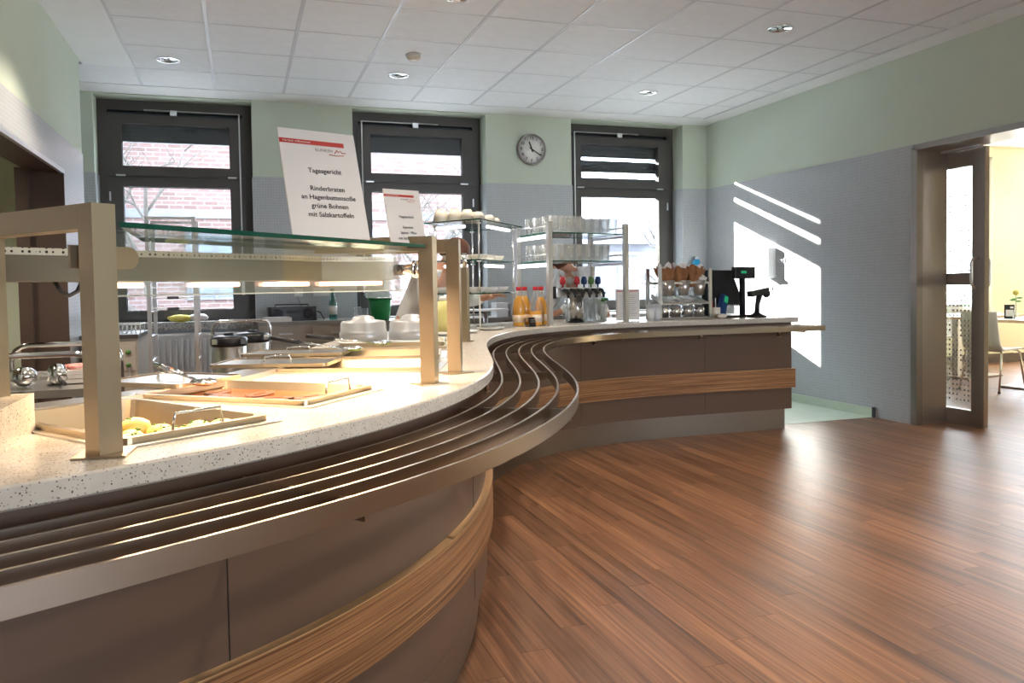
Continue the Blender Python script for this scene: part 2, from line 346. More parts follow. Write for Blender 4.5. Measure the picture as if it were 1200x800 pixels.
def rrect(w_, h_, r_, n=4):
    out = []
    for (cx, cy, a) in ((w_/2-r_, h_/2-r_, 0), (-w_/2+r_, h_/2-r_, 90), (-w_/2+r_, -h_/2+r_, 180), (w_/2-r_, -h_/2+r_, 270)):
        out += arc((cx, cy), r_, R(a), R(a+90), n)
    return out
def text_part(body, size, m, parent, T, align='CENTER'):
    cu = bpy.data.curves.new('lettering', 'FONT'); cu.body = body; cu.size = size; cu.align_x = align; cu.align_y = 'CENTER'; cu.extrude = .0002; cu.offset = size*.007; cu.resolution_u = 3
    t = bpy.data.objects.new('lettering', cu); COL.objects.link(t); bpy.context.view_layer.update()
    me = bpy.data.meshes.new_from_object(t.evaluated_get(bpy.context.evaluated_depsgraph_get())); bpy.data.objects.remove(t)
    me.transform(T); me.materials.clear(); me.materials.append(M[m]); o = bpy.data.objects.new('lettering', me); COL.objects.link(o); o.parent = parent; return o

# ================================================================== SETTING
HC = 2.992; XR = 5.14; XL = -1.14; YB = 8.14
# floor: slab + single planks
b = MB(); b.b2(-3.2, 12.5, -4.3, 8.7, -.12, -.012)
floor = struct('floor', b, 'floor')
PW, PLn = .096, 1.22
b = MB(); b.box((0, 0, -.006), (PW-.0008, PLn-.001, .012)); pm = None
for i in range(50):
    x = XR-.05-PW*i; sh = (i*.447*PLn) % PLn
    for k in range(0, 6):
        y = -.25+sh+k*PLn
        if y+.61 < 1.55 or y-.61 > 5.4: continue
        if x < 1.15 and y-.61 > 3.7: continue
        if pm is None: pm = obj('plank', b, 'plank', floor); pm.location = (x, y, 0)
        else: q = pm.copy(); COL.objects.link(q); q.location = (x, y, 0)
b = MB(); b.b2(-1.14, XR-.05-PW*49-PW/2, -4.2, 8.1, -.012, -.0002); obj('flooring_behind_counter', b, 'floor', floor)
b = MB(); b.b2(5.143, 12.3, -.5, 8.5, -.012, -.001); struct('flooring_beyond_door', b, 'floor', floor)
b = MB(); b.b2(4.05, XR, 5.535, 8.3, -.012, .0015); struct('green_linoleum', b, 'lino', floor)
# ceiling with single panels
b = MB(); b.b2(-3.2, 12.5, -4.3, 8.7, HC+.012, HC+.2)
b.b2(-3.2, XR, 7.812, 8.5, HC-.006, HC+.012); b.b2(4.915, XR, -4.2, 7.812, HC-.012, HC+.012); b.b2(XL, -.777, -4.2, 7.205, HC-.006, HC+.012)
ceil = struct('ceiling', b, 'white')
b = MB()
gx = [-.772+.6*i for i in range(10)]; gy = [7.81, 7.21]+[7.21-.656*i for i in range(1, 9)]
for x in gx: b.b2(x-.012, x+.012, gy[-1], 7.812, HC-.004, HC+.012)
for y in gy: b.b2(-.772, 4.915, y-.006, y+.006, HC-.0035, HC+.012)
b.b2(-3, -.772, 7.204, 7.216, HC-.0035, HC+.012)
obj('suspension_grid', b, 'tbar', ceil)
pan = {}
def cpanel(x0, x1, y0, y1):
    k = (round(x1-x0, 3), round(y1-y0, 3))
    if k not in pan:
        bb = MB(); bb.box((0, 0, HC+.006), (x1-x0-.026, y1-y0-.014, .016)); o = obj('ceiling_panel', bb, 'panel', ceil); pan[k] = o
    else: o = pan[k].copy(); COL.objects.link(o)
    o.location = ((x0+x1)/2, (y0+y1)/2, 0)
xs = gx+[4.915]
for i in range(len(xs)-1):
    for j in range(len(gy)-1): cpanel(xs[i], xs[i+1], gy[j+1], gy[j])
cpanel(-1.372, -.772, 7.21, 7.81); cpanel(-1.972, -1.372, 7.21, 7.81)
b = MB(); b.b2(-3, XR, -4.2, gy[-1], HC-.002, HC+.012); obj('plaster_field', b, 'panel', ceil)

# back wall with three window openings
OP = [(-1.22, .145), (1.10, 2.483), (3.452, 4.83)]; ZS = .855; ZT = 2.975; YW = 8.5
b = MB(); ed = [-3.2]+[q for p in OP for q in p]+[5.4]
for i in range(0, 8, 2): b.b2(ed[i], ed[i+1], YB, YW, ZS, HC+.02)
b.b2(-3.2, 5.4, YB, YW, -.1, ZS)
for x0, x1 in OP: b.b2(x0, x1, YB, YW, ZT, HC+.02)
wb = struct('wall_back', b, 'paint')
b = MB(); t = .007
for i in range(0, 8, 2): b.b2(ed[i]-t, min(ed[i+1]+t, XR), YB-t, 8.36, ZS, 2.262)
b.b2(-3.2, XR, YB-t, YB+.01, 0, ZS)
obj('mosaic_tiling', b, 'tile', wb)
# right wall with doorway
b = MB(); DY0, DY1, DH = 2.2, 5.12, 2.205
b.b2(XR, 5.47, DY1, 8.6, -.1, HC+.02); b.b2(XR, 5.47, -4.3, DY0, -.1, HC+.02); b.b2(XR, 5.47, DY0, DY1, DH+.02, HC+.02)
wr = struct('wall_right', b, 'paint')
b = MB(); b.b2(XR-.007, XR+.01, DY1, YB, 0, 2.255); obj('mosaic_tiling', b, 'tile', wr)
b = MB(); b.b2(XR-.02, XR-.006, 5.54, YB-.01, 0, .075); o = struct('baseboard_right', b, 'lino')
b = MB(); b.b2(XR-.024, XR-.004, 5.515, 5.54, 0, .085); obj('end_cap', b, 'rub', o)
# left wall with opening
b = MB(); LY0, LY1, LH = 2.9, 6.27, 2.025
b.b2(XL-.22, XL, LY1, 7.03, -.1, HC+.02); b.b2(XL-.22, XL, -4.3, LY0, -.1, HC+.02); b.b2(XL-.22, XL, LY0, LY1, LH, HC+.02)
wl = struct('wall_left', b, 'paint')
b = MB(); b.b2(XL-.005, XL+.007, LY1, 7.037, 0, 2.25); b.b2(XL-.22, XL+.007, 7.025, 7.037, 0, 2.25); b.b2(XL-.005, XL+.007, -1, LY1, LH, 2.25); b.b2(XL-.005, XL+.007, -1, LY0, 0, LH)
obj('mosaic_tiling', b, 'tile', wl)
b = MB(); b.b2(XL-.01, XL+.014, LY0, LY1, LH-.03, LH); struct('trim_1', b, 'alu')
# front wall behind the camera, with unseen window openings added for fill daylight
b = MB()
b.b2(-1.4, XR+.3, -4.3, -4.05, -.1, .85); b.b2(-1.4, XR+.3, -4.3, -4.05, 2.75, HC+.02); b.b2(-1.4, 3.0, -4.3, -4.05, .85, 2.75); b.b2(4.8, XR+.3, -4.3, -4.05, .85, 2.75); b.b2(3.85, 3.95, -4.3, -4.05, .85, 2.75)
struct('wall_front', b, 'greyl')
# far left alcove and corridor beyond the left opening
b = MB(); b.b2(-3.3, -3.2, -.5, 8.5, -.1, HC+.02); b.b2(-3.2, XL-.22, 6.75, 6.85, -.1, HC+.02); b.b2(-3.2, XL-.22, 1.2, 1.3, -.1, HC+.02); struct('wall_corridor', b, 'paint')

# windows
def window(n, x0, x1, rodleft, slits):
    yf = 8.36; wd = x1-x0
    b = MB(); f = .085
    for (a, c, z0, z1) in ((x0, x0+f, ZS+.03, ZT), (x1-f, x1, ZS+.03, ZT), (x0+f, x1-f, ZT-f-.01, ZT), (x0+f, x1-f, ZS+.03, ZS+.11), (x0+f, x1-f, 2.225, 2.285)): b.b2(a, c, yf, yf+.09, z0, z1)
    fr = struct('window_%d' % n, b, 'frame')
    gx0, gx1 = x0+.205, x1-.205
    for nm, z0, z1 in (('upper', 2.355, 2.755), ('lower', .99, 2.165)):
        b = MB(); a0, a1 = x0+f-.015, x1-f+.015; e0, e1 = z0-.085, z1+.085
        b.b2(a0, gx0, yf-.022, yf+.06, e0, e1); b.b2(gx1, a1, yf-.022, yf+.06, e0, e1); b.b2(gx0, gx1, yf-.022, yf+.06, e0, z0); b.b2(gx0, gx1, yf-.022, yf+.06, z1, e1)
        s_ = obj('sash', b, 'frame', fr)
        b = MB(); b.b2(gx0-.01, gx1+.01, yf+.02, yf+.028, z0-.01, z1+.01); obj('pane', b, 'glass', s_)
        b = MB(); q = .006
        b.b2(gx0, gx0+q, yf-.0, yf+.02, z0, z1); b.b2(gx1-q, gx1, yf, yf+.02, z0, z1); b.b2(gx0, gx1, yf, yf+.02, z0, z0+q); b.b2(gx0, gx1, yf, yf+.02, z1-q, z1); obj('gasket', b, 'rub', s_)
        for hx in ((a0+.12, a1-.12) if nm == 'upper' else ()):
            b = MB(); b.box((hx, yf-.03, 2.268), (.08, .02, .014)); obj('hinge', b, 'alu', s_)
        if nm == 'lower':
            for hz in (2.07, 1.1):
                b = MB(); b.box((a0+.025 if not rodleft else a1-.025, yf-.03, hz), (.012, .02, .085)); obj('hinge', b, 'alu', s_)
    xv = x0+.115 if rodleft else x1-.115; xm = (x0+x1)/2
    b = MB(); yr = yf-.04; zr = 2.88
    b.tube([(xm+(.22 if rodleft else -.28), yr, zr), (xv, yr, zr), (xv, yr, 1.25)], .0085, 8); b.box((xm-.02, yr-.004, zr-.02), (.06, .025, .05)); b.box((xv, yr, 1.2), (.03, .03, .14))
    obj('opener_rod', b, 'alu', fr)
    sh = MB()
    for z0, z1 in slits:
        k = max(1, round((z1-z0)/.037))
        for i in range(k): sh.box(((x0+x1)/2, YW-.035, z0+(i+.5)*(z1-z0)/k), (wd-.02, .05, (z1-z0)/k-.0008), mi=0)
    obj('roller_shutter', sh, 'shutter', fr)
    b = MB(); b.b2(x0-.03, x1+.03, YB-.045, yf+.02, ZS-.045, ZS+.03); obj('window_sill', b, 'sillstone', fr)
    return fr
window(1, *OP[0], False, [(2.60, 2.97)]); window(2, *OP[1], True, [(2.585, 2.97)]); window(3, *OP[2], True, [(2.628, 2.97), (2.460, 2.590), (2.36, 2.395)])

# doorway lining, sliding door, left lining
b = MB(); b.b2(XR-.006, 5.478, DY1-.012, DY1, 0, DH); struct('trim_2', b, 'bronze')
b = MB(); b.b2(XR-.012, XR+.05, DY1-.05, DY1+.012, 0, DH+.02); struct('trim_3', b, 'kick')
b = MB(); b.b2(XR-.012, 5.478, DY0, DY1-.012, DH, DH+.045); o = struct('trim_4', b, 'kick')
b = MB(); b.b2(5.40, 5.44, 4.74, DY1-.02, DH-.016, DH); obj('guide_rail', b, 'alu', o)
b = MB(); b.b2(XL-.22, XL+.01, LY1-.012, LY1, 0, LH); b.b2(XL-.22, XL+.01, LY0, LY1, LH-.012, LH); b.b2(XL-.28, XL-.2, LY1-.05, LY1, 0, LH); struct('trim_5', b, 'brown')
b = MB()
yD0, yD1, xD = 4.755, 5.62, 5.50
b.b2(xD-.022, xD+.022, yD0, yD0+.115, .004, DH-.005); b.b2(xD-.022, xD+.022, yD1-.1, yD1, .015, DH-.005); b.b2(xD-.022, xD+.022, yD0+.115, yD1-.1, .004, .125); b.b2(xD-.022, xD+.022, yD0+.115, yD1-.1, DH-.14, DH-.005)
b.b2(xD-.018, xD+.018, yD0+.115, yD1-.1, 1.125, 1.222)
dr = struct('door_1', b, 'bronze')
b = MB(); b.b2(xD-.004, xD+.004, yD0+.11, yD1-.095, .12, DH-.13); obj('pane', b, 'glass', dr)
b = MB()
for i in range(7):
    for k in range(46):
        z = .2+.04*k
        if 1.1 < z < 1.24: continue
        if random.random() < .85: b.box((xD-.006, yD0+.155+.036*i, z), (.001, .015, .015))
o = obj('dotted_film', b, 'cushion', dr); o['kind'] = 'stuff'
for sx in (-1, 1):
    b = MB(); xx = xD+sx*.022; q = .04
    b.tube([(xx, 4.81, 1.335), (xx+sx*.03, 4.81, 1.335)]+[(xx+sx*(.03+q*math.sin(R(a))), 4.81, 1.335-q+q*math.cos(R(a))) for a in (30, 60, 90)]+[(xx+sx*(.03+q*math.cos(R(a))), 4.81, 1.105+q-q*math.sin(R(a))) for a in (0, 30, 60, 90)]+[(xx, 4.81, 1.105)], .012, 10)
    obj('handle', b, 'steel', dr)

# ------------------------------------------------------------------ dining room beyond the door
b = MB(); x0, x1 = 8.05, 9.93
b.b2(5.47, x0, 8.5, 8.75, -.1, HC+.02); b.b2(x1, 10.55, 8.5, 8.75, -.1, HC+.02); b.b2(12.1, 12.4, 8.5, 8.75, -.1, HC+.02); b.b2(10.55, 12.1, 8.5, 8.75, -.1, .72); b.b2(10.55, 12.1, 8.5, 8.75, 2.86, HC+.02); b.b2(x0, x1, 8.5, 8.75, -.1, .72); b.b2(x0, x1, 8.5, 8.75, 2.86, HC+.02)  # right-hand window opening is out of view, added to brighten the dining room
struct('wall_dining_back', b, 'cream')
b = MB(); b.b2(12.3, 12.4, -.6, 8.5, -.1, HC+.02); b.b2(5.47, 12.4, -.7, -.6, -.1, HC+.02); struct('wall_dining_side', b, 'cream')
b = MB(); b.b2(5.47, 12.3, 8.47, 8.5, 0, .12); b.b2(5.47, x1+.4, 8.485, 8.5, .12, .125); struct('baseboard_dining', b, 'brown')
b = MB()
for a, c, z0, z1 in ((x0, x0+.07, .72, 2.86), (x1-.07, x1, .72, 2.86), (x0, x1, .72, .79), (x0, x1, 2.79, 2.86), ((x0+x1)/2-.04, (x0+x1)/2+.04, .72, 2.86)): b.b2(a, c, 8.55, 8.62, z0, z1)
wd_ = struct('window_4', b, 'wplastic')
b = MB(); b.b2(x0+.06, x1-.06, 8.58, 8.588, .78, 2.8); obj('pane', b, 'glass', wd_)
b = MB(); b.b2(x0-.05, x1+.05, 8.40, 8.56, .69, .72); obj('window_sill', b, 'wplastic', wd_)
def chair(loc, rz, label):
    t = thing('dining_chair', label, 'chair', loc, rz, 'white shell chairs in the dining room')
    # shell: seat + backrest in one bent sheet (front is +Y local)
    prof = [(.215, .445), (.20, .455), (.10, .45), (-.10, .44), (-.165, .452), (-.195, .50), (-.215, .60), (-.235, .74), (-.245, .84)]
    b = MB(); vs_ = []
    for (y, z) in prof:
        wd = .21 if z < .5 else .205-.03*(z-.5)
        for i in range(7): u = -1+i/3; vs_.append((u*wd, y-(.018*(1-u*u) if z > .5 else 0), z-(.012*(1-u*u) if z < .5 else 0)))
    n = 7; k = len(prof); fs = [[i*n+j, i*n+j+1, (i+1)*n+j+1, (i+1)*n+j] for i in range(k-1) for j in range(n-1)]
    b.add(vs_, fs, 0, True); b.add([(x, y-.011, z-.011) for x, y, z in vs_], [f[::-1] for f in fs], 0, True)
    o_ = k*n; rim = [j for j in range(n)]+[i*n+n-1 for i in range(1, k)]+[(k-1)*n+j for j in range(n-2, -1, -1)]+[i*n for i in range(k-2, 0, -1)]
    b.add(vs_+[(x, y-.011, z-.011) for x, y, z in vs_], [[rim[i], rim[(i+1) % len(rim)], rim[(i+1) % len(rim)]+o_, rim[i]+o_] for i in range(len(rim))])
    lpart('seat_shell', b, 'chairwhite', t)
    for y_, z_ in ((.14, .427), (-.13, .423)): b = MB(); b.tube([(-.17, y_, z_), (.17, y_, z_)], .01, 8); lpart('seat_crossbar', b, 'chrome', t)
    for sx in (-1, 1):
        for y0, y1 in ((.14, .20), (-.13, -.235)):
            b = MB(); b.tube([(sx*.16, y0, .428), (sx*.185, y0+(y1-y0)*.2, .40), (sx*.215, y1, .012)], .0105, 10); g = lpart('leg', b, 'chrome', t)
            b = MB(); b.tube([(sx*.214, y1, .02), (sx*.216, y1, 0)], .013, 8); lpart('foot_cap', b, 'rub', g)
    return t
def dtable(loc, rz, w_, d_, label):
    t = thing('dining_table', label, 'table', loc, rz, 'beech dining tables')
    b = MB(); b.prism(rrect(w_, d_, .02), .712, .74); lpart('tabletop', b, 'tablewood', t)
    b = MB(); b.prism(rrect(w_-.01, d_-.01, .02), .7395, .7415); lpart('top_laminate', b, 'chairwhite', t)
    for sx in (-1, 1):
        b = MB(); b.box((sx*w_*.12, 0, .36), (.08, .08, .70)); lpart('column', b, 'alu', t)
    b = MB(); b.box((0, 0, .012), (w_*.62, d_*.72, .02), bev=.03); lpart('base_plate', b, 'kick', t)
    return t
chair((7.50, 6.40, 0), R(-82), 'white shell chair with chrome legs, its back towards the sliding door'); chair((7.50, 7.35, 0), R(-70), 'white shell chair at the table nearest the dining room window')
chair((7.50, 5.66, 0), R(-35), 'white shell chair standing askew at the near corner of the flower table'); chair((8.85, 6.55, 0), R(95), 'white shell chair on the far side of the table with the flower')
chair((8.75, 7.95, 0), R(165), 'white shell chair under the dining room window')
dtable((8.12, 6.30, 0), R(8), 1.15, .8, 'beech table with the yellow flower and small framed card'); dtable((8.30, 7.48, 0), R(8), 1.15, .75, 'beech table close to the dining room window')
t = thing('seat_cushion', 'flat grey cushion lying on the far white chair', 'cushion', (8.82, 6.56, .455)); b = MB(); b.prism(rrect(.36, .36, .05), 0, .035); lpart('pad', b, 'cushion', t)
b = MB(); b.prism(rrect(.34, .34, .05), .034, .042); lpart('piping', b, 'rub', t)
t = thing('flower_vase', 'narrow glass vase with a yellow rose on the dining table', 'vase', (7.73, 6.33, .742))
b = MB(); b.lathe([(.028, 0), (.03, .01), (.018, .08), (.011, .15), (.014, .17)], n=14); lpart('vase', b, 'tumbler', t)
b = MB(); b.tube([(0, 0, .01), (.004, 0, .15), (.0, .0, .255)], .003, 6); lpart('stem', b, 'leaf', t)
b = MB()
for i in range(4): a = i*1.7; b.ball((.035*math.cos(a), .035*math.sin(a), .19+.012*i), .026, 8, sc_=(1.2, 1.2, .35))
lpart('leaf', b, 'leaf', t)
b = MB(); b.ball((0, 0, .28), .03, 10, jit=.1); b.ball((.012, .01, .285), .022, 8, jit=.2); lpart('blossom', b, 'yellow', t)
t = thing('table_card', 'small dark framed picture card behind the flower vase', 'card', (7.80, 6.46, .742), R(-60))
b = MB(); b.box((0, 0, .075), (.10, .006, .15)); lpart('card', b, 'black', t)
b = MB(); b.box((0, -.004, .06), (.07, .002, .07)); b.box((0.02, -.004, .12), (.03, .002, .02)); lpart('picture', b, 'paper', t); b = MB(); b.box((0, .03, .05), (.06, .004, .10), mat=Matrix.Rotation(R(25), 4, 'X')); lpart('strut', b, 'black', t)
for k, (sx_, sy_, lb) in enumerate(((9.9, 7.3, 'white spotlight on the dining room ceiling near its window'), (7.6, 5.4, 'added unseen white spotlight on the dining room ceiling near the sliding door'), (7.6, 3.0, 'added unseen white spotlight in the nearer half of the dining room ceiling'), (9.9, 4.6, 'added unseen white spotlight on the ceiling above the middle of the dining room'))):
    t = thing('ceiling_spotlight', lb, 'spotlight', (sx_, sy_, HC+.012)); b = MB(); b.box((0, 0, -.02), (.22, .10, .04)); lpart('housing', b, 'wplastic', t); b = MB(); b.lathe([(.03, -.07), (.04, -.06), (.04, -.03)], n=14); lpart('lamp', b, 'bulb', t)
    l_ = bpy.data.lights.new('spotlight_light', 'SPOT'); l_.energy = 24; l_.spot_size = R(150); l_.spot_blend = .6; l_.shadow_soft_size = .06; l_.color = (1, .90, .76); lo = bpy.data.objects.new('spotlight_light', l_); COL.objects.link(lo); lo.location = (sx_, sy_, HC-.09)  # spots out of view and their light added to brighten the dining room

# ------------------------------------------------------------------ outside
b = MB(); b.b2(-40, 60, 8.8, 90, -.5, -.35); b.b2(-40, 60, -60, -4.35, -.5, -.35); struct('ground', b, 'palegravel')
def building(name, label, x0, x1, y0, y1, h, wins, bands=(), m='brick', roof=None):
    t = thing(name, label, 'building', ((x0+x1)/2, y0, -.35)); b = MB(); b.b2(x0, x1, y0, y1, -.35, h); obj('wall', b, m, t)
    for z in bands: b = MB(); b.b2(x0-.02, x1+.02, y0-.05, y0, z, z+.16); obj('stone_band', b, 'band', t)
    for (a, c, z0, z1) in wins:
        b = MB(); b.b2(a, c, y0-.05, y0+.02, z0, z1); wn = obj('window', b, 'band', t)
        b = MB(); b.b2(a+.08, c-.08, y0-.07, y0-.045, z0+.08, z1-.08); obj('pane', b, 'darkglass', wn)
        b = MB(); b.b2((a+c)/2-.03, (a+c)/2+.03, y0-.08, y0-.06, z0, z1); obj('mullion', b, 'band', wn)
    if roof:
        b = MB(); ym = (y0+y1)/2; b.add([(x0-.4, y0-.4, h), (x1+.4, y0-.4, h), (x1+.4, y1+.4, h), (x0-.4, y1+.4, h), (x0+.6, ym, h+roof), (x1-.6, ym, h+roof)], [[0, 1, 5, 4], [1, 2, 5], [2, 3, 4, 5], [3, 0, 4], [3, 2, 1, 0]]); rf = obj('roof', b, 'roof', t)
        for i in range(3):
            xd = x0+(x1-x0)*(.25+.25*i); b = MB(); b.b2(xd-.5, xd+.5, y0+.3, ym, h+.1, h+.75); obj('dormer', b, 'band', rf)
    return t
building('brick_building', 'low brick wing with pale stone bands facing the canteen windows', -2.55, 7.0, 17.2, 24, 4.55, [(-1.0, .1, 1.0, 2.4), (1.7, 2.8, 1.0, 2.4), (4.4, 5.4, 1.0, 2.4)], (.62, 2.62))
building('shading_block', 'unseen tall brick block added to shade the first two windows', -14, -2.6, 14.4, 17.15, 12.5, [(-8+2.2*i, -6.9+2.2*i, 4.0, 5.8) for i in range(2)], (3.3, 6.6))  # unseen block, added to keep the sun off the first two windows
building('slate_roofed_house', 'pale house with grey slate roof and dormers across the yard', 9, 34, 33, 41, 3.0, [(11+2.6*i, 12.2+2.6*i, .4, 2.0) for i in range(8)], (2.5,), 'facade', 1.5)
def tree(loc, h, seed, label):
    rnd = random.Random(seed); t = thing('bare_tree', label, 'tree', loc); b = MB(); br = MB()
    def grow(p, d, l, r_, lv, mbx):
        pts = [p]; q = p.copy(); dd = d.copy()
        for i in range(4): dd = (dd+Vector((rnd.uniform(-.18, .18), rnd.uniform(-.18, .18), rnd.uniform(-.05, .1)))).normalized(); q = q+dd*l/4; pts.append(q.copy())
        mbx.tube(pts, [r_*(1-.13*i) for i in range(5)], 6 if lv else 9)
        if lv < 4:
            for k in range(3 if lv else 5):
                a = rnd.uniform(0, 6.28); s_ = pts[rnd.randint(1, 4)] if lv else pts[rnd.randint(2, 4)]
                nd = (dd*.55+Vector((math.cos(a), math.sin(a), rnd.uniform(.0, .6)))*.75).normalized(); grow(s_.copy(), nd, l*rnd.uniform(.55, .75), r_*.5, lv+1, br)
    grow(Vector((0, 0, 0)), Vector((0, 0, 1)), h*.42, h*.018, 0, b); lpart('trunk', b, 'bark', t); lpart('branches', br, 'bark', t); return t
tree((-1.0, 11.9, -.35), 5.2, 3, 'bare tree close outside the first canteen window'); tree((3.0, 13.3, -.35), 5.0, 5, 'bare slim tree outside the second canteen window'); tree((5.6, 15.0, -.35), 4.5, 12, 'bare tree by the right end of the low brick wing'); tree((11.0, 18.5, -.35), 5.0, 21, 'bare young tree on the open yard')
t = thing('garden_hedge', 'green garden hedge outside the dining room window', 'hedge', (13, 16, -.35))
b = MB()
for i in range(26): b.ball((13-4+.34*i+random.uniform(-.1, .1), 16+random.uniform(-.3, .3), -.15+random.uniform(-.1, .1)), .6, 10, jit=.35, sc_=(.7, .8, 1.2))
obj('foliage', b, 'foliage', t)
b = MB()
for i in range(9): b.tube([(9.3+.95*i, 16, -.35), (9.3+.95*i, 16, -.1)], .03, 6)
obj('stems', b, 'bark', t)

# ================================================================== COUNTER
CP = [(-1.791, .657), (-1.301, .881), (-.81, 1.106), (-.319, 1.331), (.143, 1.618), (.522, 2.03), (.806, 2.554), (.979, 3.179), (1.141, 3.828), (1.372, 4.425), (1.719, 4.908), (2.185, 5.227), (2.781, 5.343), (3.476, 5.326), (4.22, 5.308), (4.972, 5.298)]
def spline(n=40):
    out = []
    for i in range(len(CP)-3):
        a, b_, c, d = [Vector(p) for p in CP[i:i+4]]
        for k in range(n):
            t_ = k/n; out.append(((1-t_)**3*a+(3*t_**3-6*t_*t_+4)*b_+(-3*t_**3+3*t_*t_+3*t_+1)*c+t_**3*d)/6)
    return out
RAW = spline(); ST = .02; CV = [RAW[0]]; acc = 0
for a, b_ in zip(RAW, RAW[1:]):
    l = (b_-a).length; s_ = ST-acc
    while s_ <= l: CV.append(a+(b_-a)*s_/l); s_ += ST
    acc = (acc+l) % ST
CV = [p for p in CV if p.x >= XL+.02]
NV = []
for i in range(len(CV)):
    t_ = (CV[min(i+1, len(CV)-1)]-CV[max(i-1, 0)]).normalized(); NV.append(Vector((t_.y, -t_.x)))
def at(i, o): return CV[i]+NV[i]*o
def idx(xe): return max(i for i in range(len(CV)) if CV[i].x <= xe)
def near(p): return min(range(len(CV)), key=lambda i: (CV[i]-Vector(p)).length)
def sweep(mb, prof, i0, i1, step=3, mi=0, smooth=True, caps=True):
    ids = list(range(i0, i1, step))
    if ids[-1] != i1: ids.append(i1)
    k = len(prof)
    rows = [[(max(at(i, o).x, XL+.012), at(i, o).y, z) for (o, z) in prof] for i in ids]
    for e in range(k):   # every long face gets its own verts -> crisp edges
        f = (e+1) % k; vs_ = []
        for r_ in rows: vs_ += [r_[e], r_[f]]
        mb.add(vs_, [[2*i, 2*i+1, 2*i+3, 2*i+2] for i in range(len(rows)-1)], mi, smooth)
    if caps: mb.add(rows[0], [list(range(k))], mi); mb.add(rows[-1], [list(range(k))[::-1]], mi)
    return mb
def rect(o0, o1, z0, z1): return [(o0, z0), (o1, z0), (o1, z1), (o0, z1)]
def sobj(name, mb, m, parent):   # sweep objects: no merging (keeps crisp edges)
    o0 = rootloc(parent) if parent else Vector((0, 0, 0)); me = bpy.data.meshes.new(name)
    me.from_pydata([tuple(Vector(v)-o0) for v in mb.v], [], mb.f); me.materials.append(M[m]); me.polygons.foreach_set('use_smooth', mb.sm)
    bm = bmesh.new(); bm.from_mesh(me); bmesh.ops.recalc_face_normals(bm, faces=bm.faces); bm.to_mesh(me); bm.free()
    o = bpy.data.objects.new(name, me); COL.objects.link(o); o.parent = parent; return o
ZW = .8925; EI = idx(4.19)
ctr = thing('serving_counter', 'long curved serving counter with speckled stone top, taupe front and zebrano band', 'counter', (1.2, 3.6, 0))
# carcass panels, zebrano band, plinth
seams = [0, 62, 118, 175, 235, 288, 342, idx(4.15)]
for a, c in zip(seams, seams[1:]):
    b = MB(); sweep(b, rect(-.055, -.035, .165, ZW-.04), a+(0 if a == 0 else 0), c-0, 3)
    sobj('front_panel', b, 'body', ctr)
for a in seams[1:-1]:
    b = MB(); i = a; p0 = at(i, -.0345); tn = (CV[i+1]-CV[i]).normalized()
    b.box((p0.x, p0.y, .5), (.0025, .0012, .60), rz=math.atan2(tn.y, tn.x)); obj('panel_joint', b, 'black', ctr)
b = MB(); sweep(b, rect(-.70, -.056, .165, ZW-.04), 0, idx(4.15), 4); sobj('carcass', b, 'greyl', ctr)
for a, c in ((0, 96), (96, 190), (190, 285), (285, idx(4.18))):
    b = MB(); sweep(b, rect(-.035, -.010, .335, .485), a, c, 2); zb = sobj('zebrano_band', b, 'zebra', ctr)
    b = MB(); sweep(b, rect(-.0352, -.0095, .485, .4875), a, c, 2); sobj('top_edging', b, 'zedge', zb)
b = MB(); sweep(b, rect(-.64, -.07, 0, .165), 0, idx(4.11), 3); sobj('plinth', b, 'kick', ctr)
# worktop with cut-outs for the pans
PANS = []   # (index, offset of centre)
for p in ((-.235, 1.895), (.035, 2.25), (.40, 2.86), (.52, 3.30), (.66, 3.74)):
    i = near(p); PANS.append((i, -(Vector(p)-CV[i]).length))
b = MB(); sweep(b, [(-.84, ZW-.039), (-.004, ZW-.039), (0, ZW-.035), (0, ZW-.004), (-.004, ZW), (-.84, ZW)], 0, EI, 3)
wt = sobj('worktop', b, 'stone', ctr)
cut = MB()
for i, o_ in PANS:
    c = at(i, o_); tn = math.atan2(NV[i].y, NV[i].x); cut.box((c.x, c.y, ZW), (.50, .295, .3), rz=tn)
me = bpy.data.meshes.new('cutter'); me.from_pydata(cut.v, [], cut.f); cu = bpy.data.objects.new('cutter', me); COL.objects.link(cu)
bm = bmesh.new(); bm.from_mesh(me); bmesh.ops.recalc_face_normals(bm, faces=bm.faces); bm.to_mesh(me); bm.free()
bm = bmesh.new(); bm.from_mesh(wt.data); bmesh.ops.remove_doubles(bm, verts=bm.verts, dist=1e-5); bmesh.ops.recalc_face_normals(bm, faces=bm.faces); bm.to_mesh(wt.data); bm.free()
md = wt.modifiers.new('cut', 'BOOLEAN'); md.operation = 'DIFFERENCE'; md.solver = 'EXACT'; md.object = cu
bpy.context.view_layer.update()
me2 = bpy.data.meshes.new_from_object(wt.evaluated_get(bpy.context.evaluated_depsgraph_get())); wt.modifiers.clear(); wt.data = me2
me2.polygons.foreach_set('use_smooth', [False]*len(me2.polygons)); bpy.data.objects.remove(cu)
b = MB(); sweep(b, rect(-.84, -.72, ZW, ZW+.012), 40, 150, 3)
lg = thing('steel_ledge', 'flat steel ledge along the rear of the hot counter', 'ledge', (0, 2.4, ZW)); sobj('ledge_plate', b, 'steel', lg)
b = MB(); sweep(b, rect(-.72, -.715, ZW, ZW+.016), 40, 150, 3); sobj('raised_lip', b, 'steel', lg)
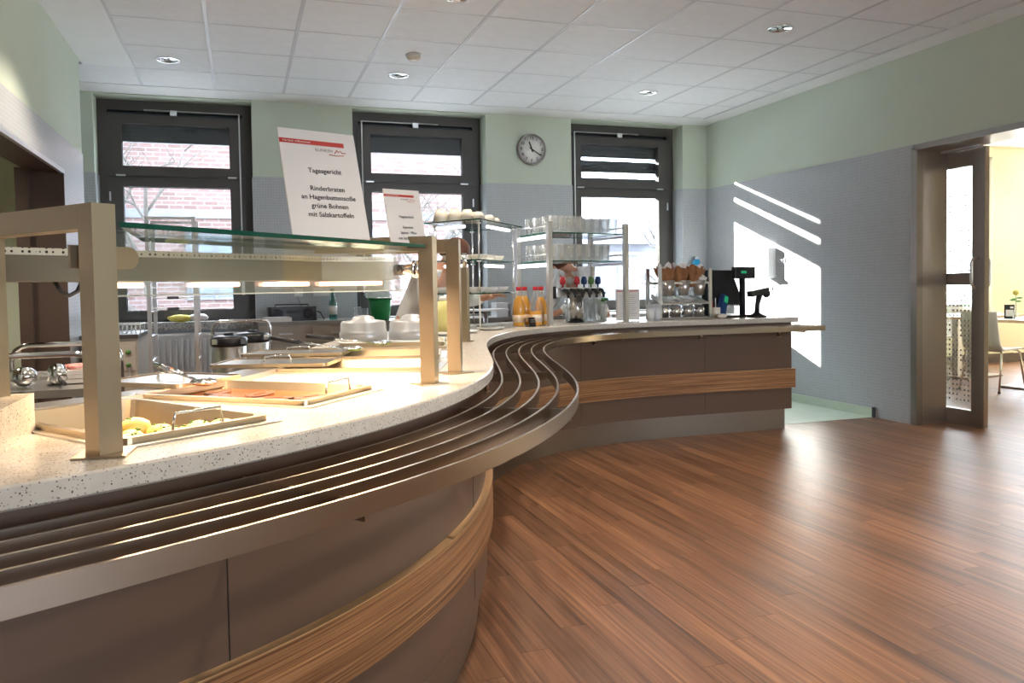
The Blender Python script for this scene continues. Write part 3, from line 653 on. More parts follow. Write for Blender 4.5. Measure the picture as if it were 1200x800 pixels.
# tray rail
tr = thing('tray_rail', 'curved tray rail of five slim steel bars along the counter front', 'tray rail', (1.3, 3.4, .79))
for k in range(5):
    o_ = .031+.0645*k; b = MB(); sweep(b, rect(o_-.0035, o_+.0035, .80, .838), 0, idx(4.19+.045*k), 2); sobj('rail_bar', b, 'rail', tr)
for i in [k for k in range(18, EI-30, 46)]+[EI-8]:
    p0, p1 = at(i, -.034), at(i, .289); c = (p0+p1)/2; tn = math.atan2(NV[i].y, NV[i].x)
    b = MB(); b.box((c.x, c.y, .806), ((p1-p0).length, .006, .034), rz=tn); cb_ = obj('cross_bracket', b, 'rail', tr)
    p2 = at(i, -.024); b = MB(); b.tube([(p2.x, p2.y, .75), (p2.x, p2.y, .80)], .010, 10); b.lathe([(.017, .742), (.017, .752)], c=(p2.x, p2.y, 0), n=12); obj('support_stub', b, 'rail', cb_)
# stone block at the left end
b = MB(); b.b2(-.80, -.402, 1.50, 1.85, ZW, ZW+.078)
tag(obj('stone_plinth_block', b, 'stone', origin=(-.6, 1.7, ZW)), 'speckled stone block under the rear gantry post', 'block')
# ================================================================== HEATED GANTRY
A = Vector((-.229, 1.530)); Bp = Vector((.512, 2.272)); Cq = Vector((.655, 2.530)); D = Vector((1.089, 3.980))
def frame_dir(p):
    if (Vector(p)-A).length < .01: return Vector((-.635, .772)).normalized()
    i = near(p); return -NV[i]
def portal_frame(t, p, ztop, depth, w_=.042, rear_base=ZW, drop_rear=True):
    d = frame_dir(p); an = math.atan2(d.y, d.x); b = MB()
    b.box((p.x, p.y, (ZW+.004+ztop)/2), (w_, w_, ztop-ZW-.004), rz=an); obj('front_post', b, 'steelw', t)
    b = MB(); q = p+d*(depth/2); b.box((q.x, q.y, ztop-.021), (depth-w_-.001, w_, .042), rz=an); obj('top_tube', b, 'steelw', t)
    r_ = p+d*depth
    if drop_rear: b = MB(); b.box((r_.x, r_.y, (rear_base+ztop)/2), (w_, w_, ztop-rear_base), rz=an); obj('rear_post', b, 'steelw', t)
    b = MB(); b.box((p.x, p.y, ZW+.002), (.085, .085, .004), rz=an+R(45)); obj('base_plate', b, 'steelw', t)
    return r_
gt = thing('heated_gantry', 'stainless steel gantry with heat lamps and glass shelf over the food pans', 'gantry', (.1, 2.0, ZW))
rA = portal_frame(gt, A, 1.322, .37, rear_base=ZW+.078); rB = portal_frame(gt, Bp, 1.318, .36, drop_rear=False)
rC = Cq+frame_dir(Cq)*.36
ch = (Bp-A).normalized(); nin = Vector((-ch.y, ch.x))
# top glass shelf
p0 = A+ch*.035; p1 = Bp-ch*.03; b = MB()
b.prism([p0-nin*.012, p1-nin*.012, p1+nin*.30-ch*.02, p0+nin*.30+ch*.30], 1.284, 1.294, 0, 1)
obj('glass_shelf', b, ['shelfglass', 'edge'], gt)
# hanging sneeze guard
b = MB(); g0 = A+ch*.045+nin*.05; g1 = Bp-ch*.05+nin*.05
b.prism([g0, g1, g1+nin*.008, g0+nin*.008], 1.165, 1.284, 0, 0); obj('sneeze_guard', b, ['shelfglass', 'edge'], gt)
b = MB(); b.prism([g0-nin*.001, g1-nin*.001, g1+nin*.009, g0+nin*.009], 1.163, 1.166); obj('guard_trim', b, 'alu', gt)
# lamp housing in three mitred lengths
hp = [rA+Vector((.02, .01)), Vector((.10, 2.21)), Vector((.215, 2.345)), Vector((.44, 2.36))]
def offs(pts, o_):
    out = []
    for i, p in enumerate(pts):
        ns = []
        if i > 0: t_ = (p-pts[i-1]).normalized(); ns.append(Vector((-t_.y, t_.x)))
        if i < len(pts)-1: t_ = (pts[i+1]-p).normalized(); ns.append(Vector((-t_.y, t_.x)))
        n_ = sum(ns, Vector((0, 0))).normalized(); out.append(p+n_*o_/max(.5, n_.dot(ns[0])))
    return out
h0, h1 = offs(hp, -.01), offs(hp, .13); ha, hb = offs(hp, .02), offs(hp, .10)
for i in range(3):
    b = MB(); b.prism([h0[i], h0[i+1], h1[i+1], h1[i]], 1.196, 1.249); hs = obj('lamp_housing', b, 'housing', gt)
    b = MB(); b.prism([h0[i], h0[i+1], ha[i+1], ha[i]], 1.2495, 1.264); obj('perforated_cover', b, 'perf', hs)
    mid0 = (ha[i]+hb[i])/2; mid1 = (ha[i+1]+hb[i+1])/2; d_ = (mid1-mid0); ln = d_.length
    for (u0, u1) in (((.30, .47), (.70, .86)) if ln > .4 else ((.15, .85),)):
        b = MB()
        for q in (-.022, .0, .022):
            n_ = Vector((-d_.y, d_.x)).normalized()*q; b.tube([(*(mid0+d_*u0+n_), 1.187), (*(mid0+d_*u1+n_), 1.187)], .006, 8)
        obj('heating_element', b, 'heat', hs)
        b = MB(); c = mid0+d_*(u0+u1)/2; b.box((c.x, c.y, 1.1945), (ln*(u1-u0)+.02, .075, .003), rz=math.atan2(d_.y, d_.x)); obj('reflector', b, 'chrome', hs)
        l_ = bpy.data.lights.new('heat_lamp_light', 'AREA'); l_.shape = 'RECTANGLE'; l_.size = ln*(u1-u0); l_.size_y = .06; l_.energy = 3.4*(ln*(u1-u0))/.2; l_.color = (1, .72, .44)
        lo = bpy.data.objects.new('heat_lamp_light', l_); COL.objects.link(lo); lo.location = (c.x, c.y, 1.176); lo.rotation_euler = (0, 0, math.atan2(d_.y, d_.x))
# bracket plates, round clamp
b = MB(); pl = [(-.03, -.02), (.085, -.02)]+arc((.085, 0), .02, R(-90), R(90), 8)[1:]+[(-.03, .02)]
an = math.atan2(ch.y, ch.x); c = A+nin*.035
b.add([(c.x+ch.x*x-nin.x*e, c.y+ch.y*x-nin.y*e, 1.233+z) for e in (0, .006) for x, z in pl], [list(range(len(pl))), list(range(len(pl), 2*len(pl)))[::-1]]+[[k, (k+1) % len(pl), len(pl)+(k+1) % len(pl), len(pl)+k] for k in range(len(pl))]); obj('bracket_plate', b, 'steelw', gt)
b = MB(); dB = frame_dir(Bp); e = Bp+dB*.03
b.tube([(e.x, e.y, 1.225), (hp[3].x, hp[3].y, 1.225)], .016, 14); b.tube([(*(Bp+dB*.021), 1.225), (*(Bp+dB*.030), 1.225)], .026, 18); b.tube([(*(Bp+dB*.034), 1.225), (*(Bp+dB*.042), 1.225)], .026, 18); obj('round_clamp', b, 'chrome', gt)
b = MB(); q = rA+ch*.12; b.tube([(q.x, q.y+.06, 1.198), (q.x+.01, q.y+.07, 1.175), (q.x+.025, q.y+.075, 1.166), (q.x+.04, q.y+.08, 1.175), (q.x+.05, q.y+.09, 1.2)], .005, 8); obj('cable', b, 'black', gt)
g2 = thing('side_gantry', 'second stainless steel gantry frame between the heated gantry and the glass display', 'gantry', (.7, 2.8, ZW))
portal_frame(g2, Cq, 1.325, .36, drop_rear=False)
# slim display post
t = thing('display_post', 'slim stainless post with a small spot at its head beside the glass display', 'post', (D.x, D.y, ZW))
b = MB(); b.box((D.x, D.y, 1.085), (.034, .034, .375), rz=.9); obj('post', b, 'steelw', t)
b = MB(); b.tube([(D.x, D.y, 1.27), (D.x, D.y, 1.345)], .012, 12); obj('stem', b, 'chrome', t)
b = MB(); b.box((D.x, D.y, ZW+.002), (.06, .06, .004), rz=.9); obj('base_plate', b, 'steelw', t)

# ------------------------------------------------------------------ menu cards on the glass shelf
def card(name, label, bl, wdt, hgt, u, lean, lines, barw):
    t = thing(name, label, 'menu card', (*bl, 1.2945)); u = Vector((u[0], u[1], 0)).normalized(); away = Vector((-u.y, u.x, 0))
    v = (Vector((0, 0, 1))*math.cos(lean)+away*math.sin(lean)).normalized(); nn = u.cross(v)
    T = Matrix((u, v, nn)).transposed().to_4x4()
    b = MB(); b.add([T @ Vector(p) for p in [(0, 0, 0), (wdt, 0, 0), (wdt, hgt, 0), (0, hgt, 0), (0, 0, -.004), (wdt, 0, -.004), (wdt, hgt, -.004), (0, hgt, -.004)]], [[0, 1, 2, 3], [7, 6, 5, 4], [0, 4, 5, 1], [1, 5, 6, 2], [2, 6, 7, 3], [3, 7, 4, 0]]); lpart('card', b, 'paper', t)
    b = MB(); y1 = hgt*.905; y0 = hgt*.862
    b.add([T @ Vector(p) for p in [(.0, y0, .0006), (barw, y0, .0006), (barw, y1, .0006), (0, y1, .0006)]], [[0, 1, 2, 3]]); lpart('red_bar', b, 'red', t)
    s_ = wdt/.205
    def ln(txt, x, y, size, m, al='CENTER'): text_part(txt, size*s_, m, t, T @ Matrix.Translation((x*wdt, y*hgt, .001)), al)
    ln('Herzlich willkommen', .04, .884, .0085, 'wprint', 'LEFT')
    ln('KLINIKEN', .56, .82, .011, 'greyink')
    b = MB(); pts = [(.70, .80), (.735, .835), (.75, .812), (.78, .828), (.80, .808), (.85, .812)]
    b.tube([T @ Vector((x*wdt, y*hgt, .001)) for x, y in pts], .0011*s_, 5); b.tube([T @ Vector((x*wdt, y*hgt, .001)) for x, y in [(.62, .785), (.72, .778), (.82, .785)]], .0009*s_, 5); lpart('emblem', b, 'red', t)
    for txt, y, size in lines: ln(txt, .53, y, size, 'ink')
    b = MB(); q = away*(.06*s_); b.add([(u*wdt*.35), (u*wdt*.65), (u*wdt*.65+v*hgt*.5-nn*.004), (u*wdt*.35+v*hgt*.5-nn*.004), u*wdt*.35+q*1.6, u*wdt*.65+q*1.6], [[2, 3, 4, 5]]); lpart('strut', b, 'paper', t)
    return t
card('menu_card', 'large leaning menu card headed Tagesgericht on the glass shelf', (.122, 1.98), .205, .285, (.94, .34), R(16), [('Tagesgericht', .62, .0175), ('Rinderbraten', .455, .0175), ('an Hagenbuttensoße', .375, .0175), ('grüne Bohnen', .295, .0175), ('mit Salzkartoffeln', .215, .0175)], .172)
card('menu_card', 'small leaning menu card near the right end of the glass shelf', (.405, 2.255), .118, .165, (.94, .34), R(14), [('Vegetarisch', .50, .018), ('Gemüse', .31, .018), ('Spinat · Pilze', .21, .018), ('mit Salzkartoffeln', .11, .018)], .098)

# ------------------------------------------------------------------ food pans (local: X radial outwards, Y along the counter)
def gnpan(i, o_, label, m='steel', dz=.012, lift=0, handle=True):
    c = at(i, o_); an = math.atan2(NV[i].y, NV[i].x); t = thing('food_pan', label, 'food pan', (c.x, c.y, ZW+.003), an, 'gastronorm pans in the counter')
    W, Dp = .53, .325; b = MB()
    ro, ri = rrect(W, Dp, .02), rrect(W-.03, Dp-.03, .03); rb = rrect(W-.06, Dp-.06, .035); n = len(ro)
    rings = [([(*p, 0) for p in ro]), ([(*p, dz) for p in ro]), ([(*p, dz) for p in ri]), ([(*p, -.05) for p in rb])]
    vs_ = sum(rings, [])
    b.add(vs_, [[r_*n+k, r_*n+(k+1) % n, (r_+1)*n+(k+1) % n, (r_+1)*n+k] for r_ in range(3) for k in range(n)]+[[3*n+k for k in range(n)]]); lpart('pan_shell', b, m, t)
    b = MB(); pl = rrect(.58, .36, .01, 2); pi_ = rrect(.524, .319, .02, 2); k_ = len(pl)
    b.add([(*p, .0008) for p in pl]+[(*p, .0008) for p in pi_]+[(*p, -.003) for p in pl], [[k, (k+1) % k_, k_+(k+1) % k_, k_+k] for k in range(k_)]+[[k, (k+1) % k_, 2*k_+(k+1) % k_, 2*k_+k][::-1] for k in range(k_)]); lpart('well_surround', b, 'steel', t)
    if handle:
        for sx in (1,):
            b = MB(); x = sx*(W/2-.012); b.tube([(x, -.055, dz), (x, -.05, dz+.03), (x, .05, dz+.03), (x, .055, dz)], .003, 8); lpart('handle', b, 'chrome', t)
    return t
def rr_in(t, name, m, z, s_=.06):
    b = MB(); b.prism(rrect(.53-s_, .325-s_, .035), -.049, z); return lpart(name, b, m, t)
pans = []
T1 = gnpan(*PANS[0], 'steel pan with boiled potatoes at the left end of the hot counter', 'warmsteel')
T2 = gnpan(*PANS[1], 'steel pan with brown gravy next to the potato pan', 'warmsteel'); rr_in(T2, 'gravy', 'gravy', -.010, .045)
T3 = gnpan(*PANS[2], 'bright steel pan with pale sauce behind the small menu card', 'warmsteel', handle=False); rr_in(T3, 'sauce', 'ceramic', -.02, .05)
T4 = gnpan(*PANS[3], 'steel pan with green beans beside the ladles', 'warmsteel'); rr_in(T4, 'beans', 'beans', -.012, .05)
T5 = gnpan(*PANS[4], 'steel pan nearest the plate stacks', 'warmsteel'); rr_in(T5, 'stew', 'beans', -.015, .05)
rnd = random.Random(4)
c = at(*PANS[0]); an = math.atan2(NV[PANS[0][0]].y, NV[PANS[0][0]].x)
spots = [(.06, -.10), (.12, -.07), (.18, -.09), (.20, -.03), (.14, -.01), (.08, -.04), (.19, .04), (.13, .06), (.07, .03), (.20, .09), (.02, -.08), (.10, .10), (.02, .0)]
for k, (x, y) in enumerate(spots):
    q = c+Vector((x*math.cos(an)-y*math.sin(an), x*math.sin(an)+y*math.cos(an))); z = ZW-.046+.020+(.014 if k % 3 == 0 else 0)
    t = thing('potato', 'boiled potato with herbs in the steel pan', 'potato', (q.x, q.y, z-.02), rnd.uniform(0, 6), 'boiled potatoes in the pan')
    b = MB(); b.ball((0, 0, .022), .026, 12, sc_=(1.25, 1, .85), jit=.18); lpart('flesh', b, 'potato', t)
    b = MB()
    for _ in range(3): a = rnd.uniform(0, 6.28); b.box((.014*math.cos(a), .014*math.sin(a), .0425), (.005, .002, .003), rz=a)
    lpart('parsley', b, 'herb', t)['kind'] = 'stuff'
for k, (x, y) in enumerate([(-.10, -.03), (-.02, .04), (.07, -.02), (.15, .03), (-.17, .05)]):
    i, o_ = PANS[1]; c2 = at(i, o_); a2 = math.atan2(NV[i].y, NV[i].x); q = c2+Vector((x*math.cos(a2)-y*math.sin(a2), x*math.sin(a2)+y*math.cos(a2)))
    t = thing('beef_slice', 'slice of braised beef in brown gravy', 'meat', (q.x, q.y, ZW-.022), rnd.uniform(0, 3), 'beef slices in gravy')
    b = MB(); b.prism([(p[0]*(1+.12*math.sin(7*j)), p[1]) for j, p in enumerate(rrect(.10, .06, .028))], 0, .019); lpart('slice', b, 'meat', t); b = MB(); b.prism(rrect(.05, .012, .005), .0188, .0198); lpart('fat_streak', b, 'gravy', t)
# lids and spoons
def lid(cx, cy, z, an, label, w_=.40, d_=.24):
    t = thing('pan_lid', label, 'pan lid', (cx, cy, z), an, 'steel pan lids'); b = MB(); b.prism(rrect(w_, d_, .02), 0, .008); lpart('plate', b, 'steel', t)
    b = MB(); n = 16; ro, ri = rrect(w_+.008, d_+.008, .022), rrect(w_-.002, d_-.002, .02); k = len(ro)
    b.add([(*p, .0) for p in ro]+[(*p, .012) for p in ro]+[(*p, .012) for p in ri], [[j, (j+1) % k, k+(j+1) % k, k+j] for j in range(k)]+[[k+j, k+(j+1) % k, 2*k+(j+1) % k, 2*k+j] for j in range(k)]); lpart('rim', b, 'warmsteel', t)
    b = MB(); b.tube([(-.05, 0, .008), (-.045, 0, .03), (.045, 0, .03), (.05, 0, .008)], .004, 8); lpart('handle', b, 'chrome', t); return t
def ladle(p, an, ln, tilt, label, hm='black'):
    t = thing('serving_spoon', label, 'spoon', p, an, 'serving spoons'); dx = math.cos(tilt); dz = math.sin(tilt)
    b = MB(); b.ball((0, 0, .012), .034, 12, sc_=(1.3, 1, .35)); lpart('bowl', b, 'chrome', t)
    b = MB(); b.tube([(.04, 0, .014), (.04+ln*.6*dx, 0, .014+ln*.6*dz)], .0045, 8); lpart('shaft', b, 'chrome', t)
    b = MB(); b.tube([(.04+ln*.6*dx, 0, .014+ln*.6*dz), (.04+ln*dx, 0, .014+ln*dz)], .009, 8); lpart('handle', b, hm, t); return t
i3 = PANS[2][0]; a3 = math.atan2(NV[i3].y, NV[i3].x)
lid(.12, 2.99, ZW+.014, a3, 'steel lid pushed back behind the pale sauce pan'); lid(.22, 3.42, ZW+.014, a3+.05, 'steel lid behind the green beans pan'); lid(-.20, 2.56, ZW+.014, math.atan2(NV[PANS[1][0]].y, NV[PANS[1][0]].x), 'steel lid behind the gravy pan', .30, .26)
ladle((-.10, 2.32, ZW+.022), R(118), .27, R(6), 'steel serving spoon lying across the gravy pan', 'chrome'); ladle((.43, 3.36, ZW+.02), R(160), .30, R(9), 'black-handled ladle resting on the green beans pan'); ladle((.60, 3.62, ZW+.022), R(185), .30, R(8), 'black-handled ladle resting near the plates')
# whisk-shaped wire basket beside the posts
# plates with frosted covers
def platestack(x, y, label):
    t = thing('plate_stack_cover', label, 'plate cover', (x, y, ZW), 0, 'frosted covers over plates')
    b = MB(); b.lathe([(.122, .0), (.124, .05), (.118, .058), (.116, .10), (.108, .112), (.06, .118), (.052, .132), (.03, .14), (.0, .142)], n=32); lpart('cover', b, 'frost', t)
    b = MB(); b.lathe([(.125, 0), (.128, .006), (.125, .012)], n=32); lpart('rim', b, 'wplastic', t)
    for k in range(5):
        p = thing('plate', label.replace('frosted cover over a stack of plates', 'white plate stacked under the frosted cover'), 'plate', (x, y, ZW+.002+.011*k), 0, 'plates under frosted covers')
        b = MB(); b.lathe([(.055, 0), (.06, .0), (.105, .008), (.105, .010), (.058, .003), (0, .003)], n=28); lpart('dish', b, 'china', p)
        b = MB(); b.lathe([(.104, .0082), (.1062, .009), (.104, .0102)], n=28); lpart('rim', b, 'warmsteel', p)
platestack(.60, 4.20, 'frosted cover over a stack of plates behind the food pans'); platestack(.85, 4.17, 'frosted cover over a stack of plates beside the gantry post')

# ================================================================== GLASS DISPLAY CORNER
disp = thing('glass_display', 'three-tier glass display shelf unit with lit tubes on the counter corner', 'display shelf', (1.5, 5.3, ZW))
P0, P1, P2 = Vector((1.17, 5.27)), Vector((1.435, 4.86)), Vector((1.95, 5.52)); P3 = P0+P2-P1; ctrd = (P0+P2)/2
def shelfpoly(s_): return [ctrd+(p-ctrd)*s_+(P3-ctrd)*(1-s_)*.6 for p in (P1, P2, P3, P0)]
for z, s_ in ((1.602, 1), (1.352, .82), (1.132, .9)):
    b = MB(); b.prism(shelfpoly(s_), z-.008, z, 0, 1); g = obj('glass_shelf', b, ['shelfglass', 'edge'], disp)
    if z > 1.2:
        q = shelfpoly(s_*.93)
        for a_, c_ in ((q[3], q[0]), (q[0], q[1])):
            b = MB(); e0 = a_+(c_-a_)*.18; e1 = a_+(c_-a_)*.72; b.tube([(*e0, z-.04), (*e1, z-.04)], .010, 10); obj('light_tube', b, 'led', g)
q = shelfpoly(.80)
for k, p in enumerate(q):
    b = MB(); b.tube([(p.x, p.y, ZW), (p.x, p.y, 1.594)], .006, 10); rd = obj('support_rod', b, 'chrome', disp)
    for z in (1.345, 1.124, 1.590): b = MB(); b.lathe([(.014, z-.010), (.016, z-.005), (.014, z-.001)], c=(p.x, p.y, 0), n=14); obj('glass_clamp', b, 'chrome', rd)
def bowl(p, r_, h, label, grp, m='ceramic', flip=True):
    t = thing('bowl', label, 'bowl', p, 0, grp); pr = [(r_*.55, 0), (r_*.8, h*.35), (r_, h), (r_*.94, h), (r_*.72, h*.38), (0, h*.12)]
    if flip: pr = [(a, h-z) for a, z in pr]
    b = MB(); b.lathe(pr, n=22); lpart('bowl_wall', b, m, t); b = MB(); b.lathe([(r_*.5, h if flip else -.0), (r_*.5, h+.004 if flip else .003), (r_*.44, h+.004 if flip else .003)], n=18); lpart('foot_ring', b, m, t); return t
e = (P0-P1); f = (P2-P1)
for k, (u_, v_, r_, h) in enumerate([(.78, .10, .058, .085), (.55, .12, .052, .080), (.32, .12, .05, .070), (.14, .14, .045, .050), (.12, .34, .045, .042), (.70, .32, .055, .085), (.42, .34, .05, .07), (.14, .50, .042, .035)]):
    p = P1+e*u_+f*v_; bowl((p.x, p.y, 1.602), r_, h, 'cream bowl turned upside down on the top glass tier', 'bowls on the top glass tier')
q2 = shelfpoly(.82)
for k, (u_, v_) in enumerate([(.75, .15), (.45, .15), (.18, .2), (.2, .45), (.2, .7)]):
    p = q2[0]+(q2[3]-q2[0])*u_+(q2[1]-q2[0])*v_; bowl((p.x, p.y, 1.352), .062, .036, 'shallow cream dish on the middle glass tier', 'dishes on the middle glass tier', flip=False)
q3 = shelfpoly(.9)
for k, (u_, v_) in enumerate([(.85, .13), (.55, .13), (.2, .15), (.15, .42), (.15, .68)]):
    p = q3[0]+(q3[3]-q3[0])*u_+(q3[1]-q3[0])*v_; bowl((p.x, p.y, 1.132), .065, .04, 'white dish on the lowest glass tier', 'dishes on the lowest glass tier', 'china', False)
# plates and bits on the counter below the display
for k, (x, y) in enumerate([(1.28, 4.72), (1.52, 4.95), (1.62, 5.35), (1.30, 5.10), (1.13, 4.55)]):
    t = thing('saucer', 'white saucer set out under the glass display', 'plate', (x, y, ZW), 0, 'saucers under the glass display'); b = MB(); b.lathe([(.045, 0), (.09, .014), (.09, .017), (.044, .005), (0, .005)], n=26); lpart('dish', b, 'china', t); b = MB(); b.lathe([(.03, .005), (.026, .012), (0, .014)], n=14); lpart('foil_pack', b, 'foil', t)
t = thing('yellow_container', 'pale yellow plastic container with white lid behind the display post', 'container', (1.22, 4.88, ZW)); b = MB(); b.lathe([(.10, 0), (.11, .12), (.085, .17), (.05, .20)], n=24); lpart('body', b, 'ycont', t); b = MB(); b.lathe([(.052, .198), (.055, .205), (.05, .225), (0, .228)], n=20); lpart('lid', b, 'wplastic', t)
# ================================================================== GLASS RACK
FL, FR, RL = Vector((2.03, 5.20)), Vector((2.70, 5.37)), Vector((1.97, 5.69)); RRr = FR+RL-FL
rk = thing('glass_rack', 'steel rack with two glass shelves full of tumblers on the counter', 'rack', (2.33, 5.53, ZW)); ra = math.atan2((FR-FL).y, (FR-FL).x)
for p in (FL, FR, RL, RRr):
    b = MB(); b.box((p.x, p.y, (ZW+1.617)/2), (.032, .032, 1.617-ZW), rz=ra); po = obj('post', b, 'alu', rk)
    b = MB(); b.box((p.x, p.y, ZW+.003), (.05, .05, .006), rz=ra); obj('foot', b, 'alu', po)
for z in (1.545, 1.347):
    b = MB(); ins = [p+(((FL+RRr)/2)-p)*.03 for p in (FL, FR, RRr, RL)]; b.prism(ins, z-.008, z, 0, 1); g = obj('glass_shelf', b, ['shelfglass', 'edge'], rk)
    for a_, c_ in ((FL, RL), (FR, RRr)):
        b = MB(); b.tube([(*a_, z+.045), (*c_, z+.045)], .006, 8); obj('gallery_rail', b, 'chrome', rk)
    b = MB(); e0 = FL+(RL-FL)*.06; e1 = FL+(RL-FL)*.94; b.tube([(*e0, z-.03), (*e1, z-.03)], .013, 10); obj('light_tube', b, 'led', g)
    b = MB(); b.box(((FR.x+RRr.x)/2, (FR.y+RRr.y)/2, z-.02), ((RRr-FR).length, .012, .02), rz=math.atan2((RRr-FR).y, (RRr-FR).x)); obj('shelf_bearer', b, 'alu', rk)
tum = None
def tumbler(p, label, grp, h=.12, r_=.036):
    global tum
    if tum is None:
        t = thing('tumbler', label, 'glass', p, 0, grp)
        b = MB(); b.lathe([(r_*.78, 0), (r_*.83, .004), (r_, h), (r_-.003, h), (r_*.83-.004, .014), (0, .012)], n=14); lpart('glass_wall', b, 'tumbler', t)
        b = MB(); b.lathe([(r_*.70, .0035), (r_*.72, .010), (0, .011)], n=14); lpart('base', b, 'shelfglass', t); tum = t; return t
    return dup(tum, p, random.uniform(0, 6), label, grp)
fu, fv = FR-FL, RL-FL
for i in range(8):
    for j in range(4):
        p = FL+fu*(.10+.114*i)+fv*(.14+.235*j)+Vector((random.uniform(-.006, .006), random.uniform(-.006, .006)))
        tumbler((p.x, p.y, 1.545), 'clear tumbler on the upper shelf of the glass rack', 'tumblers on the upper rack shelf')
        if not (j == 0 and i > 6): tumbler((p.x, p.y, 1.347), 'clear tumbler on the lower shelf of the glass rack', 'tumblers on the lower rack shelf')
for i in range(4):
    for j in range(3):
        if i > 2 and j == 2: continue
        p = Vector((2.66, 5.72))+Vector((-.004, .08))*j+Vector((-.085, -.022))*i
        t = tumbler((p.x-.0, p.y, ZW), 'clear tumbler in the cluster beside the drinks tap', 'tumblers beside the drinks tap'); t.scale = (1.1, 1.1, 1.25+.2*j)
# drinks tap tower
tx, ty = 2.40, 5.61
t = thing('drinks_tap', 'steel drinks tap tower with six coloured tap knobs', 'drinks tap', (tx, ty, ZW), R(8))
b = MB(); b.lathe([(.062, 0), (.064, .012), (.058, .014)], n=28); lpart('foot', b, 'black', t)
b = MB(); b.lathe([(.056, .012), (.056, .205)], n=28); lpart('column', b, 'steel', t)
b = MB(); b.prism(rrect(.40, .10, .01), .195, .262); lpart('tap_bar', b, 'steel', t)
b = MB(); b.box((-.205, 0, .228), (.03, .115, .09), bev=.012); lpart('end_cap', b, 'black', t)
b = MB(); b.tube([(.0, -.0575, .135+.014*math.sin(R(a))) if False else (.018*math.cos(R(a)), -.0565-.0, .135+.024*math.sin(R(a))) for a in range(0, 360, 20)], .003, 6, closed=True); b.box((0, -.057, .135), (.004, .002, .026)); lpart('emblem', b, 'black', t)
for k, (m, nm) in enumerate([('redp', 'red'), ('greyl', 'grey'), ('redp', 'red'), ('bluep', 'blue'), ('greenp', 'green'), ('bluep', 'blue')]):
    x = -.13+.062*k; b = MB(); b.lathe([(.007, .262), (.007, .285), (.021, .288), (.024, .312), (.017, .342), (0, .346)], c=(x, -.03, 0), n=14); kb = lpart('tap_knob', b, m, t); kb['label'] = nm+' tap knob'
    b = MB(); b.tube([(x, -.05, .245), (x, -.085, .24), (x+.004, -.10, .215), (x+.006, -.10, .185)], [.014, .014, .012, .008], 10); b.tube([(x-.025, -.075, .255), (x+.03, -.085, .215)], .008, 8); lpart('spout', b, 'black', t)
# juice bottles
def bottle(p, rz, label, fill):
    t = thing('juice_bottle', label, 'bottle', p, rz, 'juice bottles')
    b = MB(); b.lathe([(.041, 0), (.045, .006), (.045, .13), (.036, .17), (.019, .215), (.0165, .25)], n=20); lpart('glass_bottle', b, 'tumbler', t)
    b = MB(); pr = [(.038, .005), (.0425, .01), (.0425, min(.13, fill))]+([(.0335, .17), (.0165, min(.212, fill))] if fill > .17 else []); b.lathe(pr, n=18); lpart('juice', b, 'juice', t)
    b = MB(); b.lathe([(.0185, .248), (.0195, .252), (.0195, .272), (.017, .275), (0, .275)], n=16); lpart('cap', b, 'redp', t)
    b = MB(); b.lathe([(.0454, .03), (.0454, .08)], n=20); lpart('label', b, 'label', t); return t
bottle((1.825, 5.265, ZW), 0, 'full orange juice bottle at the left of the bottle group', .215); bottle((1.905, 5.37, ZW), 1, 'full orange juice bottle standing behind the other juice bottles', .21); bottle((1.945, 5.255, ZW), 2, 'half-empty orange juice bottle behind the little blackboard', .105); bottle((2.02, 5.345, ZW), 3, 'orange juice bottle beside the rack post', .20)
t = thing('chalk_sign', 'tiny black price sign in front of the juice bottles', 'sign', (1.885, 5.165, ZW), R(18)); b = MB(); b.box((0, .0, .033), (.05, .004, .065), mat=Matrix.Rotation(R(-14), 4, 'X')); lpart('board', b, 'black', t); b = MB()
for k in range(3): b.box((0, -.0025-.0, .02+.014*k), (.034, .003, .003), mat=Matrix.Rotation(R(-14), 4, 'X'))
lpart('chalk_lines', b, 'greyl', t); b = MB(); b.box((0, .02, .004), (.05, .05, .006)); lpart('stand', b, 'black', t)
# acrylic menu stand, cups
t = thing('menu_stand', 'upright white price list with a red header line beside the rack', 'menu stand', (2.80, 5.54, ZW), R(5)); b = MB(); b.box((0, 0, .125), (.21, .004, .235)); lpart('sheet', b, 'paper', t); b = MB(); b.box((0, -.003, .229), (.19, .002, .007)); lpart('red_line', b, 'red', t)
b = MB()
for k in range(11): b.box((-.005*(k % 3), -.003, .195-.0155*k), (.15-.01*(k % 3), .0015, .0025))
lpart('text_lines', b, 'greyink', t); b = MB(); b.box((0, .01, .004), (.22, .06, .008)); lpart('stand', b, 'shelfglass', t)
for k in range(2):
    t = thing('paper_cup_stack', 'white stacked cups between the price list and the cutlery stand', 'cups', (2.985+.07*k, 5.52+.03*k, ZW), 0, 'white cup stacks'); b = MB(); b.lathe([(.024, 0), (.033, .095), (.031, .095), (.022, .004), (0, .004)], n=18); lpart('cup', b, 'wplastic', t); b = MB()
    for j in range(3): b.lathe([(.0335, .095+.01*j), (.0355, .099+.01*j), (.033, .103+.01*j)], n=18)
    lpart('stacked_rims', b, 'wplastic', t)
